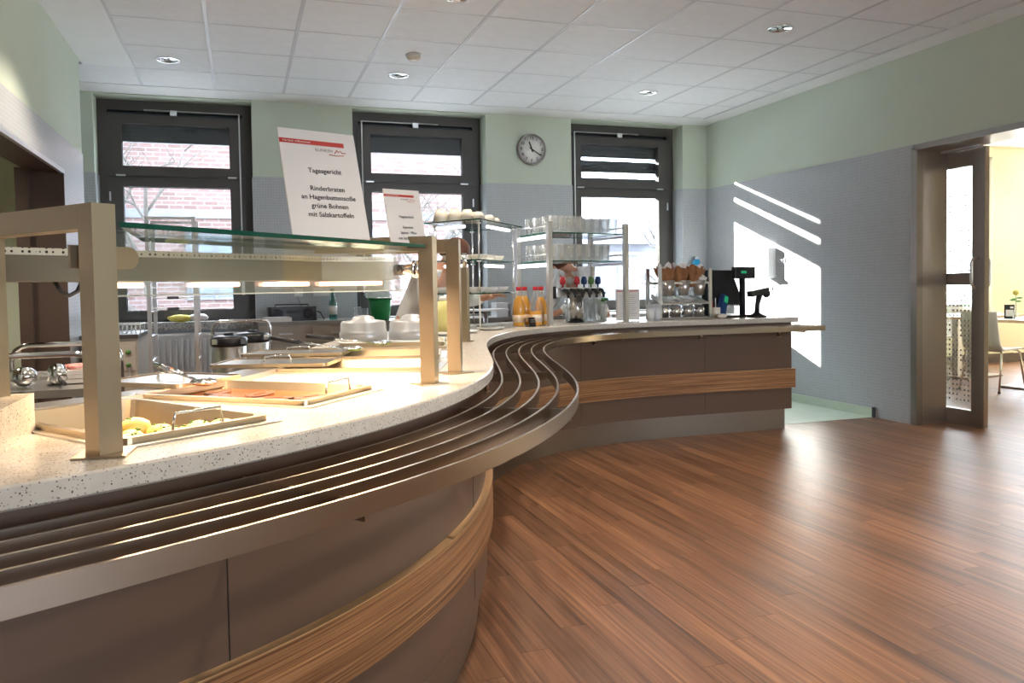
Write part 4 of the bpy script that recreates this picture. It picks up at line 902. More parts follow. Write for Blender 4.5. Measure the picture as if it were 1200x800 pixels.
# cutlery stand
cx0, cx1, cy0 = 3.10, 3.55, 5.58; t = thing('cutlery_stand', 'two-tier steel stand with napkin buckets above and cutlery cups below', 'cutlery stand', (3.325, 5.66, ZW))
for x in (cx0, cx1):
    for y in (cy0, cy0+.20): b = MB(); b.box((x, y, ZW+.20), (.024, .02, .40)); obj('post', b, 'steel', t)
for z in (ZW+.285, ZW+.125):
    for y in (cy0, cy0+.20): b = MB(); b.box(((cx0+cx1)/2, y, z), (cx1-cx0-.024, .012, .018)); obj('cross_bar', b, 'steel', t)
b = MB(); b.box(((cx0+cx1)/2, cy0+.1, ZW+.008), (cx1-cx0+.03, .24, .012)); obj('base_tray', b, 'kick', t)
for k in range(3):
    x = cx0+.085+.14*k; T = Matrix.Rotation(R(12), 4, 'X')
    b = MB(); b.lathe([(.038, ZW+.185), (.058, ZW+.305), (.055, ZW+.305), (.035, ZW+.19), (0, ZW+.19)], c=(x, cy0+.03, 0), n=20); obj('napkin_bucket', b, 'steel', t)
    b = MB(); b.box((x, cy0+.09, ZW+.15), (.125, .20, .014), mat=Matrix.Rotation(R(14), 4, 'X')); b.box((x-.06, cy0+.09, ZW+.16), (.006, .20, .03), mat=Matrix.Rotation(R(14), 4, 'X')); obj('sloped_tray', b, 'steel', t)
for k in range(4):
    x = cx0+.06+.108*k; b = MB(); b.lathe([(.042, ZW+.014), (.044, ZW+.105), (.041, ZW+.105), (.039, ZW+.02), (0, ZW+.02)], c=(x, cy0+.06, 0), n=20); obj('cutlery_cup', b, 'chrome', t)
for k in range(3):
    x = cx0+.085+.115*k; rn = random.Random(30+k); tt = thing('napkin_bundle', ('left-hand', 'middle', 'right-hand')[k]+' bundle of crumpled brown paper napkins above the cutlery stand buckets', 'napkins', (x, cy0+.035, ZW+.25), 0, 'brown napkin bundles')
    for nm, m, r0, r1, hh, dz in (('outer_sheet', 'brownp', .030, .078, .135, 0), ('outer_sheet', 'brownp', .026, .066, .15, .004), ('white_inner_sheet', 'paper', .018, .055, .168, .008)):
        b = MB(); n = 22; vs_ = []
        for i in range(6):
            q = i/5
            for j in range(n):
                a = 6.28319*j/n; pl_ = 1+(.16*math.sin(5*a+k)+.10*math.sin(9*a+2*k)+rn.uniform(-.07, .07))*q; rr_ = (r0+(r1-r0)*q**.8)*pl_
                vs_.append((rr_*math.cos(a)+.02*q*(k-1), .75*rr_*math.sin(a), dz+hh*q+(rn.uniform(-.016, .016)+.014*math.sin(3*a+k))*q))
        b.add(vs_, [[i*n+j, i*n+(j+1) % n, (i+1)*n+(j+1) % n, (i+1)*n+j] for i in range(5) for j in range(n)], 0, False); lpart(nm, b, m, tt)
tt = thing('paper_napkin', 'pale napkin in the right-hand bucket of the cutlery stand', 'napkin', (cx0+.38, cy0+.03, ZW+.27)); b = MB(); b.lathe([(.04, 0), (.05, .04), (.035, .07), (.01, .085), (0, .086)], n=12); lpart('folded_sheet', b, 'ceramic', tt); b = MB(); b.lathe([(.045, .03), (.055, .05), (.05, .06)], n=12); lpart('frill', b, 'paper', tt)
for k in range(10):
    x = cx0+.05+.036*k; tt = thing('cutlery_piece', 'steel cutlery piece standing in a cutlery cup', 'cutlery', (x, cy0+.06, ZW+.022), 0, 'cutlery in the cups'); b = MB(); b.tube([(0, 0, 0), (.004, 0, .10)], .003, 6); lpart('handle', b, 'chrome', tt); b = MB(); b.ball((.005, 0, .112), .011, 8, sc_=(.7, .4, 1.4)); lpart('tip', b, 'chrome', tt)
# small bottle in stand, mug with pens, roll
t = thing('sauce_bottle', 'small clear bottle with blue cap behind the cutlery stand', 'bottle', (3.50, 5.76, ZW+.17)); b = MB(); b.lathe([(.03, -.16), (.03, .0), (.026, .06), (.012, .09)], n=16); lpart('bottle_wall', b, 'frost', t); b = MB(); b.lathe([(.014, .088), (.014, .11), (0, .112)], n=12); lpart('cap', b, 'bluep', t)
t = thing('pen_mug', 'white mug with pens beside the cash register', 'mug', (3.60, 5.58, ZW)); b = MB(); b.lathe([(.036, 0), (.038, .085), (.034, .085), (.032, .006), (0, .006)], n=20); lpart('mug_wall', b, 'ceramic', t); b = MB(); b.tube([(.037, 0, .07), (.06, 0, .062), (.06, 0, .03), (.037, 0, .02)], .005, 8); lpart('handle', b, 'ceramic', t)
for k, m in enumerate(('redp', 'paper', 'bluep')): b = MB(); b.tube([(-.01+.01*k, 0, .01), (-.03+.035*k, .01, .16)], .004, 6); lpart('pen', b, m, t)
t = thing('bread_roll', 'pale bread roll lying before the mug', 'bread', (3.60, 5.49, ZW)); b = MB(); b.ball((0, 0, .018), .03, 12, sc_=(1.5, .8, .6)); lpart('crust', b, 'ceramic', t); b = MB(); b.box((0, 0, .0355), (.05, .004, .003)); lpart('score', b, 'paper', t)
# cash register
t = thing('cash_register', 'black touch-screen cash register with customer display on a pole', 'cash register', (3.81, 5.78, ZW), R(20)); t.scale = (1.18, 1.18, 1.18)
b = MB(); b.prism(rrect(.36, .30, .02), 0, .014); lpart('base', b, 'black', t)
b = MB(); b.box((-.05, .06, .10), (.16, .10, .18), bev=.02); lpart('foot', b, 'black', t)
b = MB(); b.box((-.05, -.01, .20), (.34, .035, .26), mat=Matrix.Rotation(R(-22), 4, 'X')); sc_o = lpart('screen_housing', b, 'black', t)
b = MB(); b.box((-.05, .013, .20), (.30, .004, .22), mat=Matrix.Rotation(R(-22), 4, 'X')); lpart('screen', b, 'darkglass', sc_o)
b = MB(); b.tube([(.03, -.13, .01), (.03, -.13, .29)], .021, 12); lpart('display_pole', b, 'black', t)
b = MB(); b.box((.045, -.13, .305), (.23, .04, .08), bev=.006); dd = lpart('customer_display', b, 'black', t)
b = MB(); b.box((.02, -.152, .31), (.06, .002, .018)); lpart('display_text', b, 'lcd', dd)
t = thing('barcode_scanner', 'black scanner on a curved stand at the end of the counter', 'scanner', (3.93, 5.50, ZW)); b = MB(); b.lathe([(.06, 0), (.06, .008), (.03, .02), (.018, .03)], n=20); lpart('foot', b, 'black', t); t.scale = (1.3, 1.3, 1.3); b = MB(); b.tube([(0, 0, .02), (.004, 0, .08), (.02, 0, .14)], [.016, .014, .02], 12); lpart('stem', b, 'black', t); b = MB(); b.box((.01, 0, .155), (.13, .05, .035), mat=Matrix.Rotation(R(-10), 4, 'Y')); b.ball((.07, 0, .145), .026, 10); lpart('scanner_head', b, 'black', t)
t = thing('card_terminal', 'dark blue card terminal leaning beside the cash register', 'card terminal', (3.68, 5.60, ZW), R(25)); b = MB(); b.box((0, 0, .10), (.07, .035, .17), mat=Matrix.Rotation(R(18), 4, 'Y')); lpart('case', b, 'bluep', t); b = MB(); b.box((.02, -.02, .145), (.05, .003, .05), mat=Matrix.Rotation(R(18), 4, 'Y')); lpart('screen', b, 'lcd', t); b = MB(); b.box((0, 0, .008), (.09, .07, .016)); lpart('dock', b, 'black', t)

# ================================================================== BEHIND THE COUNTER
# shelf box and blue bottle on the end pier
t = thing('wall_box', 'small white box shelf on the end pier of the back wall', 'wall box', (4.97, 8.06, 1.22)); b = MB(); b.b2(4.86, 5.08, 8.0, 8.132, 1.225, 1.31); obj('case', b, 'wplastic', t); b = MB(); b.b2(4.88, 5.06, 7.995, 8.0, 1.24, 1.28); obj('front_flap', b, 'radiator', t)
t = thing('blue_bottle', 'blue detergent bottle standing on the white wall box', 'bottle', (4.95, 8.06, 1.31)); b = MB(); b.lathe([(.042, 0), (.045, .01), (.045, .11), (.03, .135), (.016, .14)], n=20); lpart('bottle_wall', b, 'blueliq', t); b = MB(); b.lathe([(.018, .138), (.018, .165), (0, .168)], n=14); lpart('cap', b, 'wplastic', t)
# dispenser, switches on the right wall
t = thing('soap_dispenser', 'white wall dispenser on the sunlit tiled wall', 'dispenser', (XR-.05, 6.92, 1.22)); b = MB(); b.b2(XR-.10, XR-.008, 6.86, 6.98, 1.245, 1.52); obj('case', b, 'wplastic', t); b = MB(); b.b2(XR-.13, XR-.01, 6.85, 6.985, 1.215, 1.245); obj('drip_tray', b, 'radiator', t); b = MB(); b.tube([(XR-.09, 6.92, 1.215), (XR-.09, 6.92, 1.19)], .01, 8); obj('nozzle', b, 'alu', t)
for y, z, hgt in ((6.73, 1.385, .045), (6.93, 1.125, .08)):
    t = thing('wall_hook', 'small grey hook on the sunlit tiled wall', 'hook', (XR-.02, y, z), 0, 'wall hooks'); b = MB(); b.b2(XR-.014, XR-.008, y-.015, y+.015, z-hgt/2, z+hgt/2); obj('plate', b, 'alu', t); b = MB(); b.tube([(XR-.012, y, z), (XR-.035, y, z-.01), (XR-.04, y, z+.012)], .005, 8); obj('hook', b, 'alu', t)
# clock
t = thing('wall_clock', 'round wall clock with silver rim on the green wall', 'clock', (2.985, YB-.002, 2.63)); T = Matrix.Rotation(R(90), 4, 'X')
b = MB(); b.lathe([(.165, 0), (.168, .02), (.160, .036), (.150, .036), (.148, .022)], n=40, mat=T); lpart('rim', b, 'kick', t)
b = MB(); b.lathe([(.15, .0), (.15, .02), (0, .0201)], n=40, mat=T); lpart('dial', b, 'china', t)
for hnum in range(1, 13):
    a = R(90-30*hnum); text_part(str(hnum), .046, 'ink', t, Matrix.Translation((.118*math.cos(a), -.0215, .118*math.sin(a))) @ T)
def hand(ang, ln, w_, y):
    b = MB(); q = Matrix.Rotation(R(ang), 4, 'Y'); b.box(tuple(q @ Vector((0, y, ln/2-.015))), (w_, .002, ln+.03), mat=q); return b
lpart('hour_hand', hand(-20, .085, .015, -.0245), 'ink', t); lpart('minute_hand', hand(122, .118, .011, -.0275), 'ink', t)
# radiator below the first window
t = thing('radiator', 'white ribbed radiator under the first window', 'radiator', (-.5, 8.06, 0))
b = MB(); b.b2(-1.02, .10, 8.02, 8.10, .16, .76); obj('panel', b, 'radiator', t)
for k in range(22): b = MB(); x = -.985+.0505*k; b.b2(x-.013, x+.013, 7.985, 8.02, .19, .73); obj('rib', b, 'radiator', t)
b = MB(); b.b2(-1.03, .11, 8.0, 8.115, .76, .785); obj('top_grille', b, 'alu', t)
for x in (-.8, -.1): b = MB(); b.b2(x-.03, x+.03, 8.1, 8.132, .2, .7); b.b2(x-.02, x+.02, 8.03, 8.09, 0, .16); obj('bracket', b, 'radiator', t)
# back cabinets
def cabinet(x0, x1, y0, y1, h, label, m, mt, doors):
    t = thing('base_cabinet', label, 'cabinet', ((x0+x1)/2, (y0+y1)/2, 0), 0); b = MB(); b.b2(x0, x1, y0, y1, .08, h-.03); obj('body', b, m, t); b = MB(); b.b2(x0+.02, x1-.02, y0+.05, y1, 0, .08); obj('plinth', b, 'black', t)
    b = MB(); b.b2(x0-.01, x1+.01, y0-.02, y1, h-.03, h); obj('top', b, mt, t); wd = (x1-x0)/doors
    for k in range(doors):
        b = MB(); b.b2(x0+wd*k+.008, x0+wd*(k+1)-.008, y0-.018, y0, h-.19, h-.05); dr_ = obj('drawer', b, m, t); b = MB(); b.box((x0+wd*(k+.5), y0-.03, h-.11), (.12, .016, .012)); obj('handle', b, 'alu', dr_)
        b = MB(); b.b2(x0+wd*k+.008, x0+wd*(k+1)-.008, y0-.018, y0, .10, h-.205); dr_ = obj('door', b, m, t); b = MB(); b.box((x0+wd*(k+.5)+wd*.35, y0-.03, h-.30), (.012, .016, .12)); obj('handle', b, 'alu', dr_)
    return t
cabinet(.15, 1.06, 7.52, YB-.01, .885, 'grey-beige base cabinet with the radio on top', 'beige', 'greyl', 2); cabinet(1.08, 2.45, 7.50, YB-.01, .87, 'brown base cabinet under the second window', 'greyl', 'greyl', 2); cabinet(2.47, 4.60, 7.50, YB-.01, .87, 'grey base cabinet under the clock and third window', 'greyl', 'greyl', 3)
cabinet(-1.10, -.73, 6.50, 7.20, .862, 'beige wooden cabinet with dark top beside the left wall corner', 'beige', 'darktop', 1)
b = MB(); t = thing('control_panel', 'small green button panel on the beige wooden cabinet', 'switch', (-.80, 6.48, .69)); b.b2(-.86, -.74, 6.474, 6.482, .60, .78); obj('plate', b, 'beige', t)
for z in (.64, .735): b = MB(); b.lathe([(.018, 0), (.018, .012), (0, .013)], c=(-.79, 6.474, z), n=14, mat=Matrix.Rotation(R(90), 4, 'X')); obj('button', b, 'greenp', t)
t = thing('wire_basket', 'white wire basket standing on the dark cabinet top', 'basket', (-.84, 6.75, .862)); b = MB()
for k in range(9): x = -.12+.03*k; b.tube([(x, -.15, 0), (x, -.15, .07)], .003, 5); b.tube([(x, .15, 0), (x, .15, .07)], .003, 5); b.tube([(x, -.15, .002), (x, .15, .002)], .003, 5)
lpart('wires', b, 'wplastic', t); b = MB()
b.tube([(-.125, -.155, .07), (.125, -.155, .07), (.125, .155, .07), (-.125, .155, .07)], .005, 6, closed=True); lpart('rim', b, 'wplastic', t)
# radio, papers, bottle, glasses, bucket
t = thing('radio', 'black portable radio with raised antenna on the base cabinet', 'radio', (.45, 7.75, .885), R(4)); b = MB(); b.prism(rrect(.44, .16, .03), 0, .13); lpart('case', b, 'black', t)
for x in (-.14, .14): b = MB(); b.lathe([(.05, .081), (.05, .087), (0, .084)], c=(x, 0, .065), n=20, mat=Matrix.Rotation(R(90), 4, 'X')); lpart('speaker', b, 'rub', t)
b = MB(); b.box((0, -.082, .085), (.10, .004, .03)); lpart('dial_window', b, 'rub', t); b = MB(); b.tube([(.10, .05, .12), (-.02, .06, .42)], .003, 6); lpart('antenna', b, 'chrome', t)
b = MB(); b.tube([(.21, .0, .09), (.26, .0, .07), (.285, .02, .03), (.30, .03, .005)], .006, 8); lpart('cord', b, 'black', t)
b = MB(); b.tube([(-.15, 0, .128), (-.15, 0, .15), (.15, 0, .15), (.15, 0, .128)], .006, 8); lpart('carry_handle', b, 'black', t)
t = thing('paper_pile', 'pile of white papers on the cabinet corner before the radio', 'papers', (.29, 7.60, .885), R(3)); b = MB(); b.box((0, 0, .018), (.28, .16, .036)); lpart('sheets', b, 'paper', t); b = MB(); b.box((.01, .0, .04), (.22, .12, .006), rz=.1); lpart('top_sheet', b, 'paper', t)
t = thing('water_bottle', 'green glass water bottle with white label on the base cabinet', 'bottle', (.82, 7.70, .885)); b = MB(); b.lathe([(.036, 0), (.038, .01), (.038, .15), (.016, .23), (.014, .285)], n=20); lpart('bottle_wall', b, glassmat('green_bottle_glass', (.25, .55, .5), .6, .05, .1), t); b = MB(); b.lathe([(.0385, .05), (.0385, .13)], n=20); lpart('label', b, 'paper', t); b = MB(); b.lathe([(.016, .268), (.016, .29), (0, .291)], n=14); lpart('cap', b, 'edge', t)
for x, m in ((1.035, 'shelfglass'), (1.10, 'shelfglass')): tumbler((x, 7.60, .885 if x < 1.06 else .87), 'clear tumbler standing on the back cabinets by the green bucket', 'tumblers by the green bucket')
t = thing('bucket', 'green plastic bucket on the brown base cabinet', 'bucket', (1.25, 7.62, .87)); b = MB(); b.lathe([(.085, 0), (.112, .205), (.108, .205), (.082, .008), (0, .008)], n=28); lpart('bucket_wall', b, 'green', t); b = MB(); b.lathe([(.112, .195), (.118, .2), (.118, .21), (.108, .21)], n=28); lpart('rim', b, 'green', t); b = MB(); b.tube([(.115*math.cos(R(a)), 0, .2+.10*math.sin(R(a))) if a else (.115, 0, .2) for a in range(0, 181, 15)], .004, 6); lpart('bail', b, 'alu', t)
t = thing('bucket', 'low green tub on the brown base cabinet beside the gantry post', 'bucket', (1.57, 7.66, .87)); b = MB(); b.lathe([(.09, 0), (.11, .12), (.106, .12), (.086, .008), (0, .008)], n=28); lpart('bucket_wall', b, 'green', t); b = MB(); b.lathe([(.11, .115), (.115, .118), (.115, .126), (.106, .126)], n=28); lpart('rim', b, 'green', t)
t = thing('paper_towel_dispenser', 'white towel dispenser hanging above the green bucket', 'dispenser', (1.25, 7.66, 1.08)); b = MB(); b.b2(1.14, 1.36, 7.70, 7.80, 1.085, 1.29); obj('case', b, 'wplastic', t); b = MB(); b.b2(1.19, 1.31, 7.695, 7.70, 1.11, 1.2); obj('window', b, 'radiator', t); b = MB(); b.b2(1.2, 1.3, 7.80, 8.34, 1.1, 1.12); obj('bracket', b, 'alu', t)
for x0_ in (.50, .68):
    t = thing('socket_plate', 'white %s on the tiled pier behind the radio' % ('single switch' if x0_ < .6 else 'triple socket plate'), 'socket', (x0_, YB-.01, 1.145)); wd = .08 if x0_ < .6 else .16; b = MB(); b.b2(x0_-.0, x0_+wd, YB-.02, YB-.006, 1.105, 1.185); obj('plate', b, 'wplastic', t)
    for k in range(1 if x0_ < .6 else 3): b = MB(); b.b2(x0_+.012+.05*k, x0_+.012+.05*k+.036, YB-.025, YB-.02, 1.12, 1.17); obj('insert', b, 'radiator', t)
# appliances on the back counter
t = thing('white_box', 'white box on the back cabinet under the clock', 'box', (2.52, 7.68, .87)); b = MB(); b.b2(2.40, 2.52, 7.6, 7.78, .87, 1.01); obj('carton', b, 'wplastic', t); b = MB(); b.b2(2.40, 2.52, 7.598, 7.6, .93, .96); obj('tape', b, 'radiator', t)
t = thing('toaster', 'grey toaster beside the white box on the back cabinet', 'toaster', (2.65, 7.70, .87)); b = MB(); b.box((2.65, 7.70, .935), (.22, .16, .12), bev=.02); obj('case', b, 'cushion', t); b = MB(); b.b2(2.58, 2.72, 7.68, 7.70, .994, .998); obj('slot', b, 'black', t); b = MB(); b.box((2.53, 7.7, .95), (.02, .03, .012)); obj('lever', b, 'black', t)
t = thing('white_tray', 'white tray on a stand behind the glass display', 'tray', (2.1, 6.98, 0)); b = MB(); b.prism([(p[0]+2.1, p[1]+6.98) for p in rrect(.36, .30, .03)], .955, .97); obj('tray', b, 'wplastic', t); b = MB(); b.tube([(2.1, 6.98, 0), (2.1, 6.98, .955)], .02, 12); b.lathe([(.15, 0), (.15, .02), (.03, .04)], c=(2.1, 6.98, 0), n=24); obj('stand', b, 'alu', t)
t = thing('potted_herb', 'small green herb in a pot behind the drinks tap', 'plant', (2.78, 5.98, ZW)); b = MB(); b.lathe([(.045, 0), (.06, .10), (.055, .10), (.04, .02)], n=18); lpart('pot', b, 'ceramic', t); b = MB()
for k in range(16): a = random.uniform(0, 6.28); q = random.uniform(0, .06); b.ball((q*math.cos(a), q*math.sin(a), .12+random.uniform(0, .05)), .024, 7, sc_=(1, 1, .6), jit=.3)
lpart('leaves', b, 'leaf', t)
# urns on a cart
cart = thing('urn_cart', 'tubular steel cart carrying the drinks urns', 'cart', (-.03, 5.9, 0))
for y, zz in ((5.50, .50), (6.25, .90)):
    b = MB(); pts = [(-.20, y, .06), (-.20, y, zz)]+[(-.20+.05-.05*math.cos(R(a)), y, zz+.05*math.sin(R(a))) for a in (30, 60, 90)]+[(.15+.05*math.sin(R(a)), y, zz+.05*math.cos(R(a))) for a in (0, 30, 60, 90)]+[(.20, y, .06)]
    b.tube(pts, .0125, 10); obj('handle_frame', b, 'chrome', cart)
for z in (.25, .52): b = MB(); b.b2(-.187, .187, 5.515, 6.235, z-.015, z); obj('deck', b, 'steel', cart)
for x in (-.20, .20):
    for y in (5.50, 6.25): b = MB(); b.lathe([(.04, -.012), (.04, .012)], c=(x, y, .04), n=18, mat=Matrix.Rotation(R(90), 4, 'Y')); obj('castor', b, 'rub', cart)
def urn(x, y, label):
    t = thing('drinks_urn', label, 'urn', (x, y, .52), 0, 'steel drinks urns'); b = MB(); b.lathe([(.105, 0), (.108, .01), (.108, .285), (.104, .29)], n=32); lpart('body', b, 'steel', t); b = MB(); b.lathe([(.112, .285), (.118, .295), (.118, .335), (.10, .352), (.03, .358), (0, .358)], n=32); ld = lpart('lid', b, 'black', t)
    for k in range(4): a = R(45+90*k); b = MB(); b.box((.116*math.cos(a), .116*math.sin(a), .32), (.02, .045, .035), rz=a); lpart('clip', b, 'chrome', ld)
    b = MB(); b.lathe([(.035, .357), (.03, .372), (0, .374)], n=18); lpart('knob', b, 'black', ld); return t
urn(-.08, 5.66, 'steel drinks urn with black lid at the front of the cart'); urn(.075, 6.02, 'steel drinks urn with black lid at the back of the cart')
# tall tray trolley
tt = thing('tray_trolley', 'tall slim tray trolley with open rails in front of the first window', 'trolley', (-.47, 6.55, 0))
for x in (-.63, -.315):
    for y in (6.38, 6.80): b = MB(); b.b2(x-.013, x+.013, y-.013, y+.013, .08, 1.72); obj('upright', b, 'alu', tt)
for k in range(8):
    z = .30+.18*k
    for x in (-.63, -.315): b = MB(); b.b2(x-.006, x+.012, 6.393, 6.787, z, z+.008); obj('tray_runner', b, 'alu', tt)
for z in (.10, 1.708): b = MB(); b.b2(-.63, -.315, 6.372, 6.388, z-.01, z+.01); b.b2(-.63, -.315, 6.792, 6.808, z-.01, z+.01); obj('end_bar', b, 'alu', tt)
for x in (-.63, -.315):
    for y in (6.38, 6.80): b = MB(); b.lathe([(.04, -.012), (.04, .012)], c=(x, y, .04), n=16, mat=Matrix.Rotation(R(90), 4, 'Y')); obj('castor', b, 'rub', tt)
for z in (1.115, 1.035):
    t = thing('tray', 'pale tray with a grip hole in the tall trolley', 'tray', (-.47, 6.59, z+.008), 0, 'trays in the trolley'); b = MB(); b.box((0, 0, .004), (.29, .38, .008)); lpart('tray', b, 'radiator', t); b = MB(); b.box((0, -.192, .004), (.08, .004, .02)); lpart('grip', b, 'rub', t)
t = thing('cleaning_cloth', 'yellow cleaning cloth lying on the window sill', 'cloth', (-.48, 8.15, .885)); b = MB(); b.ball((-.06, 0, .035), .06, 12, sc_=(1.9, .9, .6), jit=.25); lpart('folds', b, 'yellow', t); b = MB(); b.ball((.10, .0, .04), .055, 12, sc_=(1.6, .9, .7), jit=.25); lpart('white_end', b, 'paper', t)
# serving trolley at the left
tt = thing('serving_trolley', 'steel serving trolley with looped handles by the left wall opening', 'trolley', (-.75, 3.85, 0))
def loop(x0_, x1_, y, zt, r_): return [(x0_, y, .08), (x0_, y, zt-r_)]+[(x0_+r_-r_*math.cos(R(a)), y, zt-r_+r_*math.sin(R(a))) for a in (22, 45, 67, 90)]+[(x1_-r_+r_*math.sin(R(a)), y, zt-r_+r_*math.cos(R(a))) for a in (0, 22, 45, 67, 90)]+[(x1_, y, .08)]
for y in (3.50, 4.20): b = MB(); b.tube(loop(-1.0, -.545, y, .936, .075), .0125, 12); obj('handle_frame', b, 'chrome', tt)
for z in (.30, .80): b = MB(); b.b2(-.985, -.56, 3.49, 4.21, z-.03, z); obj('deck', b, 'steel', tt)
for x in (-1.0, -.545):
    for y in (3.5, 4.2): b = MB(); b.lathe([(.045, -.012), (.045, .012)], c=(x, y, .045), n=16, mat=Matrix.Rotation(R(90), 4, 'Y')); obj('castor', b, 'rub', tt)
t = thing('ladle', 'shiny steel ladle lying on the serving trolley', 'ladle', (-.82, 3.62, .80), R(140)); b = MB(); b.ball((0, 0, .045), .05, 14, sc_=(1.1, 1, .8)); lpart('bowl', b, 'chrome', t); b = MB(); b.tube([(.05, 0, .05), (.20, 0, .06), (.28, .02, .09)], .006, 8); lpart('handle', b, 'chrome', t)
t = thing('scoop', 'small steel scoop beside the folded towel on the trolley', 'scoop', (-.69, 3.60, .80), R(110)); b = MB(); b.lathe([(.0, 0), (.03, .01), (.036, .06), (.033, .06), (.026, .012)], n=14, mat=Matrix.Rotation(R(60), 4, 'Y'), c=(0, 0, .03)); lpart('cup', b, 'chrome', t); b = MB(); b.tube([(.0, 0, .03), (-.10, 0, .02)], .008, 8); lpart('handle', b, 'rub', t)
t = thing('folded_towel', 'folded red and white towel on the serving trolley', 'towel', (-.66, 3.80, .80), R(10)); b = MB()
for k in range(3): b.box((0, 0, .012+.018*k), (.22-.01*k, .24, .016), bev=.01)
lpart('folds', b, 'paper', t); b = MB(); b.box((.02, -.02, .062), (.12, .16, .012), rz=.2, bev=.02); b.ball((.0, .0, .062), .05, 10, sc_=(1.4, 1.1, .3), jit=.2); lpart('red_towel', b, noisy('red_checked_cloth', (.55, .08, .06), (.72, .52, .46), .8, (30, 30, 30)), t)
t = thing('steel_tray', 'flat steel tray holding the towel on the serving trolley', 'tray', (-.77, 4.04, .80)); b = MB(); b.prism(rrect(.36, .24, .02), 0, .012); lpart('plate', b, 'steel', t); b = MB(); b.tube([(*p, .014) for p in rrect(.36, .24, .02)], .004, 6, closed=True); lpart('rim', b, 'steel', t)

# ================================================================== CEILING FITTINGS
def downlight(x, y, lit, label):  # recessed ceiling spot
    t = thing('downlight', label, 'downlight', (x, y, HC-.002)); b = MB(); b.lathe([(.088, 0), (.092, -.004), (.084, -.008), (.074, -.006), (.072, 0)], n=32); lpart('trim_ring', b, 'chrome', t)
    b = MB(); b.lathe([(.074, -.0015), (.066, -.005), (.06, -.0015), (.05, -.005), (.044, -.0015), (.034, -.005), (.028, -.0015), (0, -.0015)], n=12, smooth=False); lpart('reflector', b, 'chrome', t)
    b = MB(); b.lathe([(.016, -.0015), (.016, -.010), (0, -.012)], n=12); lpart('lamp', b, 'bulb' if lit else 'bulboff', t)
    if lit:
        l_ = bpy.data.lights.new('downlight_light', 'SPOT'); l_.energy = lit; l_.spot_size = R(105); l_.spot_blend = .5; l_.shadow_soft_size = .07; l_.color = (1, .86, .70); lo = bpy.data.objects.new('downlight_light', l_); COL.objects.link(lo); lo.location = (x, y, HC-.03)
for x, y, lit, lb in ((-.49, 6.90, 0, 'unlit chrome downlight in the ceiling near the first window'), (1.33, 6.885, 0, 'unlit chrome downlight beside the smoke detector'), (3.717, 6.876, 0, 'unlit chrome downlight in the ceiling near the third window'), (3.72, 4.909, 0, 'unlit chrome downlight above the far end of the counter'), (1.34, 4.94, 50, 'lit downlight in the ceiling above the serving area'), (-.49, 4.94, 50, 'lit downlight near the left wall'),
                     (-2.1, 5.2, 60, 'added unseen downlight brightening the corridor beyond the left opening'), (-.49, 2.95, 50, 'lit downlight above the hot counter by the left wall'), (1.34, 2.95, 50, 'lit downlight above the tray rail'), (3.72, 2.95, 40, 'lit downlight above the open floor'), (1.34, .95, 50, 'lit downlight above the near floor'), (3.72, .95, 50, 'lit downlight above the near floor by the right wall')): downlight(x, y, lit, lb)  # the corridor downlight is unseen, added to lift the dark corridor
t = thing('smoke_detector', 'round white smoke detector on the ceiling', 'smoke detector', (1.332, 6.254, HC-.002)); b = MB(); b.lathe([(.062, 0), (.062, -.012), (.05, -.014)], n=24); lpart('base', b, 'wplastic', t); b = MB(); b.lathe([(.052, -.013), (.055, -.03), (.04, -.046), (0, -.048)], n=24); lpart('head', b, 'ceramic', t); b = MB(); b.ball((.03, -.03, -.035), .006, 8); lpart('indicator', b, 'redp', t)

# ================================================================== PEOPLE
def skinmesh(name, verts, edges, radii, m, parent, sub=2, root=0):
    me = bpy.data.meshes.new(name); me.from_pydata(verts, edges, []); o = bpy.data.objects.new(name, me); COL.objects.link(o)
    sk = o.modifiers.new('s', 'SKIN'); sk.use_smooth_shade = True
    for i, r_ in enumerate(radii):
        rr = r_ if isinstance(r_, tuple) else (r_, r_); me.skin_vertices[0].data[i].radius = rr; me.skin_vertices[0].data[i].use_root = (i == root)
    sd = o.modifiers.new('d', 'SUBSURF'); sd.levels = sub; sd.render_levels = sub
    bpy.context.view_layer.update(); m2 = bpy.data.meshes.new_from_object(o.evaluated_get(bpy.context.evaluated_depsgraph_get())); bpy.data.objects.remove(o)
    m2.materials.clear(); m2.materials.append(M[m]); m2.polygons.foreach_set('use_smooth', [True]*len(m2.polygons))
    q = bpy.data.objects.new(name, m2); COL.objects.link(q); q.parent = parent; return q
